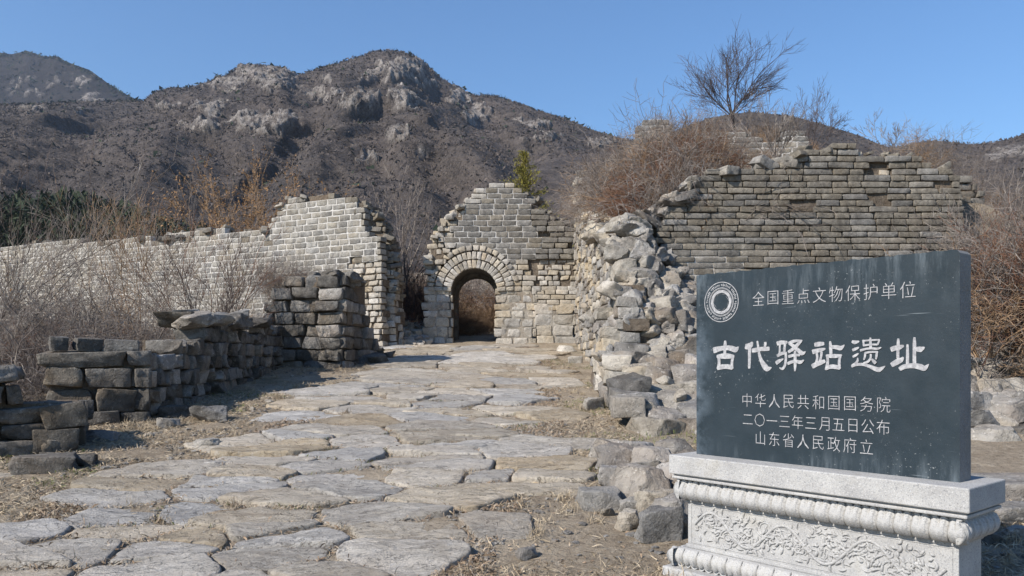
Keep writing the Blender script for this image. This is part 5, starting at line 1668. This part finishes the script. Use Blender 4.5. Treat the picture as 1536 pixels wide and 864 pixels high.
link("earth_bank", mesh_np("earth_bank", np.stack([RX.ravel(), RY.ravel(), RZ.ravel()], 1), grid_faces(30, 30), M['ground']))["kind"] = "structure"
# brush behind the low wall on the left
it = []
for k in range(210):
    Y = R.uniform(10.5, 21); u = R.uniform(-120, 400); x = (u - CU) / F * Y
    if x > -5.35: continue
    it.append((R.choice(('grey', 'grey', 'tan', 'grey', 'grey', 'rust')), x, Y, float(ground_z(x, Y)) - .05, R.uniform(.4, .85) if k % 7 else R.uniform(1.0, 1.5)))
for k in range(20):
    Y = R.uniform(15.9, 16.6); x = R.uniform(-5.0, -3.5); it.append((R.choice(('tan', 'grey', 'grey')), x, Y, 2.85, R.uniform(.35, .75)))
thicket("undergrowth", "tangled COLOUR undergrowth filling the ground behind the low left wall", it)
# brush seen through the gate, in the gap and beyond the walls
it = []
for k in range(36):
    Y = R.uniform(26, 36); u = R.uniform(640, 800); x = (u - CU) / F * Y
    it.append((R.choice(('rust', 'grey', 'tan', 'dark')), x, Y, float(ground_z(x, Y)) - .05, R.uniform(.9, 2.2)))
for k in range(26):
    Y = R.uniform(22.5, 26); u = R.uniform(596, 648); x = (u - CU) / F * Y
    it.append((R.choice(('rust', 'tan', 'dark')), x, Y, float(ground_z(x, Y)) + .3, R.uniform(.9, 1.6)))
for k in range(40):
    Y = R.uniform(30, 55); u = R.uniform(240, 900); x = (u - CU) / F * Y
    it.append((R.choice(('rust', 'grey', 'dark')), x, Y, float(ground_z(x, Y)) - .1, R.uniform(1.4, 2.6)))
thicket("distant_brush", "COLOUR brush beyond the gate and the long left wall", it)

gp = thing("rubble_pile", "low heap of broken brick and stone in the gap between left wall and gate", "rubble pile", (-2.75, 22.2, float(ground_z(-2.75, 22.2))))
pcs = []
for k in range(90):
    Y = R.uniform(21.4, 24.5); X = R.uniform((590 - CU) / F * Y, (640 - CU) / F * Y); z = R.uniform(.16, .42)
    pcs.append(dict(kind='rock' if k % 2 else 'rough', i=R.randrange(12), mat=R.choice(('rubble', 'brick_warm', 'rubble_warm')), loc=np.array([X, Y, float(ground_z(X, Y)) + (Y - 21.4) * .30 + z * .1 - .03]), D=D0, n=n0,
                    sc=(z * 1.3, z, z * .7), rot=(R.gauss(0, .25), R.gauss(0, .25), R.uniform(-2, 2)), flip=False))
place(gp, pcs, 'stone', 100)
it = []
for k in range(26):
    Y = R.uniform(24.6, 27.5); x = (R.uniform(672, 752) - CU) / F * Y
    it.append(('tan', x, Y, float(ground_z(x, Y)) - .05, R.uniform(.6, 1.3)))
thicket("gate_brush", "tall COLOUR dry brush framed by the arched doorway", it)

# ---- trees
def tree(name, label, x, y, z, segs, mat, cat="tree", cut=1, leaf=None, group=None, k=1.0, kz=1.0):
    segs = segs.copy(); segs[:, :6] *= k; segs[:, 2] *= kz; segs[:, 5] *= kz
    t = thing(name, label, cat, (x, y, z), group=group)
    a, b = split_levels(segs, cut)
    link("trunk", seg_mesh("trunk", a, mat), t)
    link("crown", seg_mesh("crown", b, mat), t)
    if leaf:
        link("dry_leaves", leaves_on(b, leaf[0], leaf[1], leaf[2], seed=int(abs(x * 10))), t)
    return t

def big_tree():
    r = random.Random(21); out = []
    P = dict(n=[5, 5, 4, 3, 3], kids=[7, 7, 6, 4], wob=.10, up=.06, levels=4, ang=(.35, .85), len=(.42, .72), rmin=.0045, taper=.5); P['from'] = .22
    # short bole that forks low into a fan of long limbs
    out.append((0, 0, -.3, 0, 0, .25, .085, .07, 0))
    for dx, dy, L, rad in ((-.75, .1, 1.75, .040), (-.42, -.3, 1.9, .045), (-.12, .25, 1.85, .046), (.16, -.15, 1.85, .044), (.46, .25, 1.85, .044), (.78, -.1, 1.9, .042), (1.15, .1, 1.45, .028), (-1.15, -.1, 1.5, .030), (1.6, .2, 1.0, .020), (-1.9, .2, 1.25, .022)):
        d = np.array([dx, dy, 1.0]); d /= np.linalg.norm(d)
        grow(r, (0, 0, .1 + r.random() * .15), d, L * .66, rad * .62, 1, out, dict(P, levels=4))
    return np.array(out)
tp = world_at(1098, 182, 22.0)
tree("bare_tree", "big bare tree with a wide fan of thin branches on top of the mound", tp[0], 22.0, tp[2], big_tree(), M['twig_dark'], k=1.05, kz=.86)
P2 = dict(n=[6, 5, 4, 3], kids=[6, 5, 4], wob=.09, up=.04, levels=3, ang=(.3, .75), len=(.4, .65), rmin=.0032, taper=.5); P2['from'] = .2
def lean_tree(seed, stems, h, rad, P=P2):
    r = random.Random(seed); out = []
    for dx, dy in stems:
        d = np.array([dx, dy, 1.0]); d /= np.linalg.norm(d)
        grow(r, (0, 0, -.1), d, h * r.uniform(.8, 1.05), rad * r.uniform(.8, 1.1), 0, out, P)
    return np.array(out)
tp = world_at(1215, 215, 15.5); tp[2] = world_at(1208, 232, 15.5)[2]
tree("bare_sapling", "slender bare sapling leaning right above the tower's crest", tp[0], 15.5, tp[2], lean_tree(4, [(.55, 0), (.30, .1), (.85, -.1), (.15, .1)], 1.45, .013), M['twig_dark'], k=.60)
tp = world_at(1160, 238, 13.6)
tree("bare_shrub", "dark multi-stemmed bare shrub rooted on the tower wall's top edge", tp[0], 13.55, tp[2] - .05, lean_tree(9, [(.2, 0), (-.25, .1), (.5, -.1), (-.6, .1), (.05, .2), (-.1, -.2), (.8, 0)], 1.25, .014), M['twig_grey'], "shrub", k=.55)
tp = world_at(1335, 215, 13.5)
tree("bare_sapling", "tiny twiggy sapling at the right part of the tower's crest", tp[0], 13.5, tp[2] - .25, lean_tree(14, [(.2, 0), (-.3, .1)], .5, .007), M['twig_grey'])
tp = world_at(905, 195, 18.0)
tree("bare_sapling", "thin dark sapling sticking above the brush at the mound's left edge", tp[0], 18.0, float(mound_z(tp[0], 18.0)), lean_tree(15, [(-.12, 0), (.1, .1), (-.3, 0)], 1.9, .014), M['twig_dark'], k=.55)
tp = world_at(606, 470, 24.0)
tree("bare_tree", "pale slender bare tree in the gap between left wall and gate", tp[0], 24.0, float(ground_z(tp[0], 24.0)), lean_tree(16, [(.02, 0), (.16, .1), (-.14, 0)], 4.2, .042, dict(P2, levels=3, rmin=.007)), M['twig_grey'], k=.68)
# trees beyond the long left wall, some with withered leaves
TB = [(300, 30, 3.4, 0, "grey", "bare pale tree beyond the dip in the long left wall"), (215, 31, 3.6, 300, "grey", "twiggy tree with rusty leaves behind the long wall, left of the middle"),
      (345, 33, 4.4, 1300, "tan", "orange leaved tree behind the long wall, just left of its raised part"), (392, 35, 4.6, 1500, "tan", "densest orange leaved tree, touching the raised wall end"),
      (110, 29, 3.0, 0, "grey", "small bare pale tree behind the wall in front of the pines"), (20, 28, 3.6, 120, "grey", "bare tree at the far left picture edge behind the wall"),
      (262, 34, 4.0, 700, "tan", "brownish leaved tree behind the wall beside the rusty one"), (440, 38, 4.8, 1100, "tan", "orange tree showing just above the raised wall top"), (160, 33, 3.2, 100, "grey", "thin forked bare tree standing before the dark pines")]
for k, (u, Y, h, lf, mk, lb) in enumerate(TB):
    x = (u - CU) / F * Y
    sg = lean_tree(100 + k, [(.1, 0), (-.2, .1), (.35, -.1), (-.45, 0)], h, .035, dict(P2, levels=3, rmin=.007, ang=(.3, .85)))
    tree("withered_tree", lb, x, Y, float(ground_z(x, Y)), sg, M['twig_' + mk], leaf=(lf * 2, .045, M['leaf_orange']) if lf else None, k=.80 if lf >= 700 else .66)
# individual bare shrubs in front of the long wall
SB = [(-8.6, 12.5, 2.5, 30, "tall arching bare shrub at the far left, in front of the wall", 'twig_grey', [(-.4, 0), (.3, .1), (.9, 0), (.1, -.2), (1.4, .1)]),
      (-9.6, 13.5, 3.0, 31, "dark stemmed bare shrub reaching above the wall at the left picture edge", 'twig_dark', [(.1, 0), (.5, .1), (-.3, 0), (.8, -.2)]),
      (-6.6, 14.2, 1.9, 32, "fan of brown stems leaning left before the white wall", 'twig_tan', [(-.5, 0), (-.8, .1), (-.25, 0), (-1.1, 0), (.0, .2), (-.65, -.1)]),
      (-5.75, 14.8, 1.9, 33, "reddish upright stems nearest the stone pier, above the low wall", 'twig_rust', [(-.2, 0), (.3, .1), (-.45, 0), (.55, 0), (.1, .1), (-.75, 0)]),
      (-5.25, 14.0, 1.5, 34, "dark V-shaped bare shrub just behind the low wall's top", 'twig_dark', [(-.35, 0), (.45, .1), (.8, 0), (.1, 0)]),
      (-7.8, 16.5, 2.4, 35, "pale wispy bare shrub in the middle of the thicket at left", 'twig_grey', [(-.3, 0), (.3, .1), (.6, 0), (-.6, 0), (0, .1)]),
      (-6.2, 12.4, 1.2, 36, "low grey twiggy shrub behind the end pier of slabs", 'twig_grey', [(-.5, 0), (.4, .1), (.9, 0), (-.9, 0), (0, .1)]),
      (-6.9, 11.0, 1.0, 37, "low dark briar arching over the nearest stone stack", 'twig_dark', [(1.4, 0), (.8, .1), (2.0, -.2), (-.5, 0)])]
for x, y, h, sd, lb, mk, st in SB:
    sg = lean_tree(sd, st, h, .016, dict(P2, levels=3, rmin=.0035, kids=[7, 5, 3], ang=(.25, .8)))
    tree("bare_shrub", lb, x, y, float(ground_z(x, y)), sg, M[mk], "shrub")
# conifer behind the gate wall
def conifer(label, x, y, H, w, mat, seed):
    r = random.Random(seed); rn = np.random.default_rng(seed)
    t = thing("small_conifer", label, "conifer tree", (x, y, float(ground_z(x, y))))
    link("trunk", seg_mesh("trunk", np.array([(0, 0, -.2, 0, 0, H * .98, .07, .01)]), M['twig_dark']), t)
    segs = []; tri = []
    z = H * .25
    while z < H:
        f = 1 - (z - H * .25) / (H * .75)
        for k in range(6):
            a = r.uniform(0, 6.28); L = w * (f ** .8) * r.uniform(.55, 1.1) + .05
            p = np.array([0, 0, z]); e = np.array([math.cos(a) * L, math.sin(a) * L, z + L * r.uniform(.05, .5)])
            segs.append((*p, *e, .014, .004))
            m = int(16 + 46 * L)
            tt = rn.random(m)[:, None]
            c = p * (1 - tt) + e * tt + rn.normal(0, .035 + .03 * L, (m, 3))
            dirs = rn.normal(0, 1, (m, 3)) + np.array([math.cos(a), math.sin(a), .8]); dirs /= np.linalg.norm(dirs, axis=1, keepdims=True)
            s = .11; side_ = rn.normal(0, 1, (m, 3)); side_ = np.cross(side_, dirs); side_ /= np.linalg.norm(side_, axis=1, keepdims=True)
            tri.append(np.stack([c - side_ * .014, c + side_ * .014, c + dirs * s], 1).reshape(-1, 3))
        z += H * .022 + .02
    link("branches", seg_mesh("branches", np.array(segs), M['twig_dark']), t)
    T = np.concatenate(tri)
    link("needles", mesh_np("needles", T, np.arange(len(T)).reshape(-1, 3), mat, smooth=False), t)
cp = world_at(787, 228, 27.0)
conifer("small yellow-green conifer rising behind the gate wall's top", cp[0], 27.0, cp[2] - float(ground_z(cp[0], 27.0)), 1.9, M['conifer'], 3)
# dark pine wood on the left, beyond the wall
def pines():
    T = []
    rn = np.random.default_rng(4)
    for k in range(760):
        u = rn.uniform(-420, 330); Y = rn.uniform(105, 190)
        x = (u - CU) / F * Y
        vt = np.interp(u, [-90, 0, 60, 130, 190, 240, 330], [292, 290, 286, 290, 302, 322, 345]) + rn.uniform(-4, 16)
        zt = EYE + (CV - vt) / F * Y; H = rn.uniform(8, 12); w = H * .17
        n = 90
        f = rn.random(n) ** .7
        a = rn.random(n) * 6.283; rr_ = w * f * rn.uniform(.3, 1, n)
        c = np.stack([x + np.cos(a) * rr_, Y + np.sin(a) * rr_, zt - H * f], 1)
        T.append((c[:, None, :] + rn.normal(0, .34, (n, 3, 3)) * np.array([1, 1, 1.3])).reshape(-1, 3))
    T = np.concatenate(T)
    o = link("pine_wood", mesh_np("pine_wood", T, np.arange(len(T)).reshape(-1, 3), M['pine'], smooth=False))
    tag(o, "dark green pine wood on the slope beyond the long left wall", "pine wood", kind="stuff")
pines()

# ---- ground cover: straw, leaf litter, chips of stone, weeds
def scatter(n, box, keep):
    X = rng.uniform(box[0], box[1], n)
    # more of them near the viewer, where single ones can be seen
    Y = box[2] * (box[3] / box[2]) ** (rng.random(n) ** 1.0)
    ok = keep(X, Y)
    return X[ok], Y[ok]
def surf_z(X, Y):
    return ground_z(X, Y) + 0.016 * fbm(X * 5, Y * 5, 0, 4, 21)
def blades(name, label, cat, n, box, keep, L, W, lift, mat, stand=0.0, XY=None):
    X, Y = scatter(n, box, keep) if XY is None else XY
    m = len(X)
    Z = surf_z(X, Y)
    a = rng.random(m) * 6.283; l = rng.uniform(.4, 1.2, m) * L
    w = rng.uniform(.5, 1.2, m) * W
    dx, dy = np.cos(a) * l / 2, np.sin(a) * l / 2
    tz = np.abs(rng.normal(0, 1, m)) * lift
    nx, ny = -np.sin(a) * w, np.cos(a) * w
    st = rng.random(m) * stand
    c = np.stack([X, Y, Z + rng.random(m) * lift * .7 + .004], 1)
    p0 = c + np.stack([-dx * (1 - st), -dy * (1 - st), tz * .2 * 0], 1)
    pm = c + np.stack([0 * dx, 0 * dy, tz * .8 + st * l * .5], 1)
    p1 = c + np.stack([dx * (1 - st * .5), dy * (1 - st * .5), tz + st * l], 1)
    nn = np.stack([nx, ny, rng.normal(0, 1, m) * w], 1)
    V = np.stack([p0 - nn * .5, p0 + nn * .5, pm + nn, pm - nn, p1 + nn * .25, p1 - nn * .25], 1).reshape(-1, 3)
    o = np.arange(m)[:, None] * 6
    Q = np.concatenate([o + np.array([[0, 1, 2, 3]]), o + np.array([[3, 2, 4, 5]])])
    ob = link(name, mesh_np(name, V, Q, mat, smooth=False))
    tag(ob, label, cat, kind="stuff")
def off_path(X, Y):
    d = fbm(X * .8, Y * .8, 0, 3, 91)
    jx = rng.normal(0, .06, len(X)); ok = ~on_slab(X + jx, Y + jx * .5)
    return ok & (rng.random(len(X)) < np.clip(.6 + d * 2.4, .06, 1)) & ((X < 1.25) | (Y < 7.9)) & (X > -9)
blades("dry_grass", "fine dry straw lying on the bare earth beside and between the slabs", "grass", 190000, (-6.5, 3.6, 3.6, 20), off_path, .075, .0019, .011, M['straw'], .35)
blades("leaf_litter", "brown withered leaves strewn on the earth beside the path", "leaves", 75000, (-6.5, 3.6, 3.6, 20), off_path, .022, .0048, .006, M['leaflitter'])
def onslab_sparse(X, Y): return on_slab(X, Y) & (fbm(X * 1.5, Y * 1.5, 0, 3, 17) > .12)
def mossy(X, Y): return (~on_slab(X, Y)) & (fbm(X * 1.1, Y * 1.1, 0, 3, 55) > .22) & (X < 2.2)
blades("green_weeds", "short greenish weeds in the joints and shady edges of the path", "weeds", 60000, (-6.0, 2.2, 3.8, 20), mossy, .04, .0030, .010, M['moss'], .9)
def pebbles(n, box, keep, size, mat, label):
    X, Y = scatter(n, box, keep); m = len(X)
    V0, F0 = ICO[1]
    s = size * rng.uniform(.3, 1.0, m) ** 1.6
    J = rng.uniform(.6, 1.25, (m, len(V0), 1)) * V0[None]
    J = J * (s[:, None, None] * np.array([1.2, 1.0, .55]))
    a = rng.random(m) * 6.283; c, sn = np.cos(a)[:, None], np.sin(a)[:, None]
    W = np.stack([J[..., 0] * c - J[..., 1] * sn, J[..., 0] * sn + J[..., 1] * c, J[..., 2]], -1)
    W += np.stack([X, Y, surf_z(X, Y) + s * .15], 1)[:, None, :]
    Fq = (F0[None] + (np.arange(m) * len(V0))[:, None, None]).reshape(-1, 3)
    o = link("gravel", mesh_np("gravel", W.reshape(-1, 3), Fq, mat, smooth=False))
    tag(o, label, "gravel", kind="stuff")
def peb(X, Y):
    d = fbm(X * .7, Y * .7, 0, 3, 44)
    # a band of broken stone along the path's left edge
    band = np.exp(-(((X + 3.25 - 0.09 * (Y - 8)) / .42) ** 2)) * (Y > 6.5)
    return (~on_slab(X, Y)) & (rng.random(len(X)) < np.clip(.05 + d * .5 + band * .9, .02, 1)) & (X < np.where(Y > 8, 1.3, 3.5))
pebbles(17000, (-5.5, 3.6, 3.8, 20), peb, .034, M['rubble'], "small broken grey stone chips scattered along the path's left edge")
pebbles(2500, (-5.5, 3.6, 3.8, 20), peb, .06, M['rubble_warm'], "larger pale chips of stone mixed into the dry earth")

# rooted dry tufts, and grit with straw packed into the joints
PG = np.zeros((400, 220), bool)
for i_ in range(400):
    for j_ in range(220): PG[i_, j_] = inpoly(PATH, -8 + (j_ + .5) * .05, 3 + (i_ + .5) * .05)
def joints(X, Y):
    i = np.clip(((Y - 3) / .05).astype(int), 0, 399); j = np.clip(((X + 8) / .05).astype(int), 0, 219)
    jx = rng.normal(0, .03, len(X))
    return PG[i, j] & ~on_slab(X + jx, Y + jx)
cxy = scatter(900, (-6.0, 3.2, 3.8, 17), lambda X, Y: (~on_slab(X, Y)) & (fbm(X * .9, Y * .9, 0, 3, 66) > -.05) & ((X < 1.1) | (Y < 7.8)))
tx = np.repeat(cxy[0], 46) + rng.normal(0, .035, len(cxy[0]) * 46); ty = np.repeat(cxy[1], 46) + rng.normal(0, .035, len(cxy[0]) * 46)
blades("grass_tufts", "small rooted tufts of dry grass on the earth beside the path", "grass", 0, None, None, .085, .0018, .004, M['straw'], 1.0, XY=(tx, ty))
blades("joint_straw", "straw and dead leaves caught in the joints of the paving", "straw", 150000, (-5.0, 1.6, 3.8, 21), joints, .045, .0028, .016, M['leaflitter'], .2)
pebbles(60000, (-5.0, 1.6, 3.8, 21), joints, .022, M['rubble_warm'], "fine grit packed into the joints between the paving slabs")

# ================================================================== AIR
bm = bmesh.new()
bmesh.ops.create_cube(bm, size=1.0)
hz = link("haze", from_bm("haze", bm), None, (0, 1990, 340), None, (5600, 4200, 690))
hz["kind"] = "stuff"
hm = bpy.data.materials.new("haze"); hm.use_nodes = True
hn = hm.node_tree
for n_ in list(hn.nodes):
    if n_.type == 'BSDF_PRINCIPLED': hn.nodes.remove(n_)
pv = hn.nodes.new("ShaderNodeVolumePrincipled")
pv.inputs["Color"].default_value = (0.66, 0.80, 1.0, 1)
pv.inputs["Density"].default_value = 0.00009
pv.inputs["Anisotropy"].default_value = 0.3
hn.links.new(pv.outputs[0], hn.nodes["Material Output"].inputs["Volume"])
hz.data.materials.append(hm)
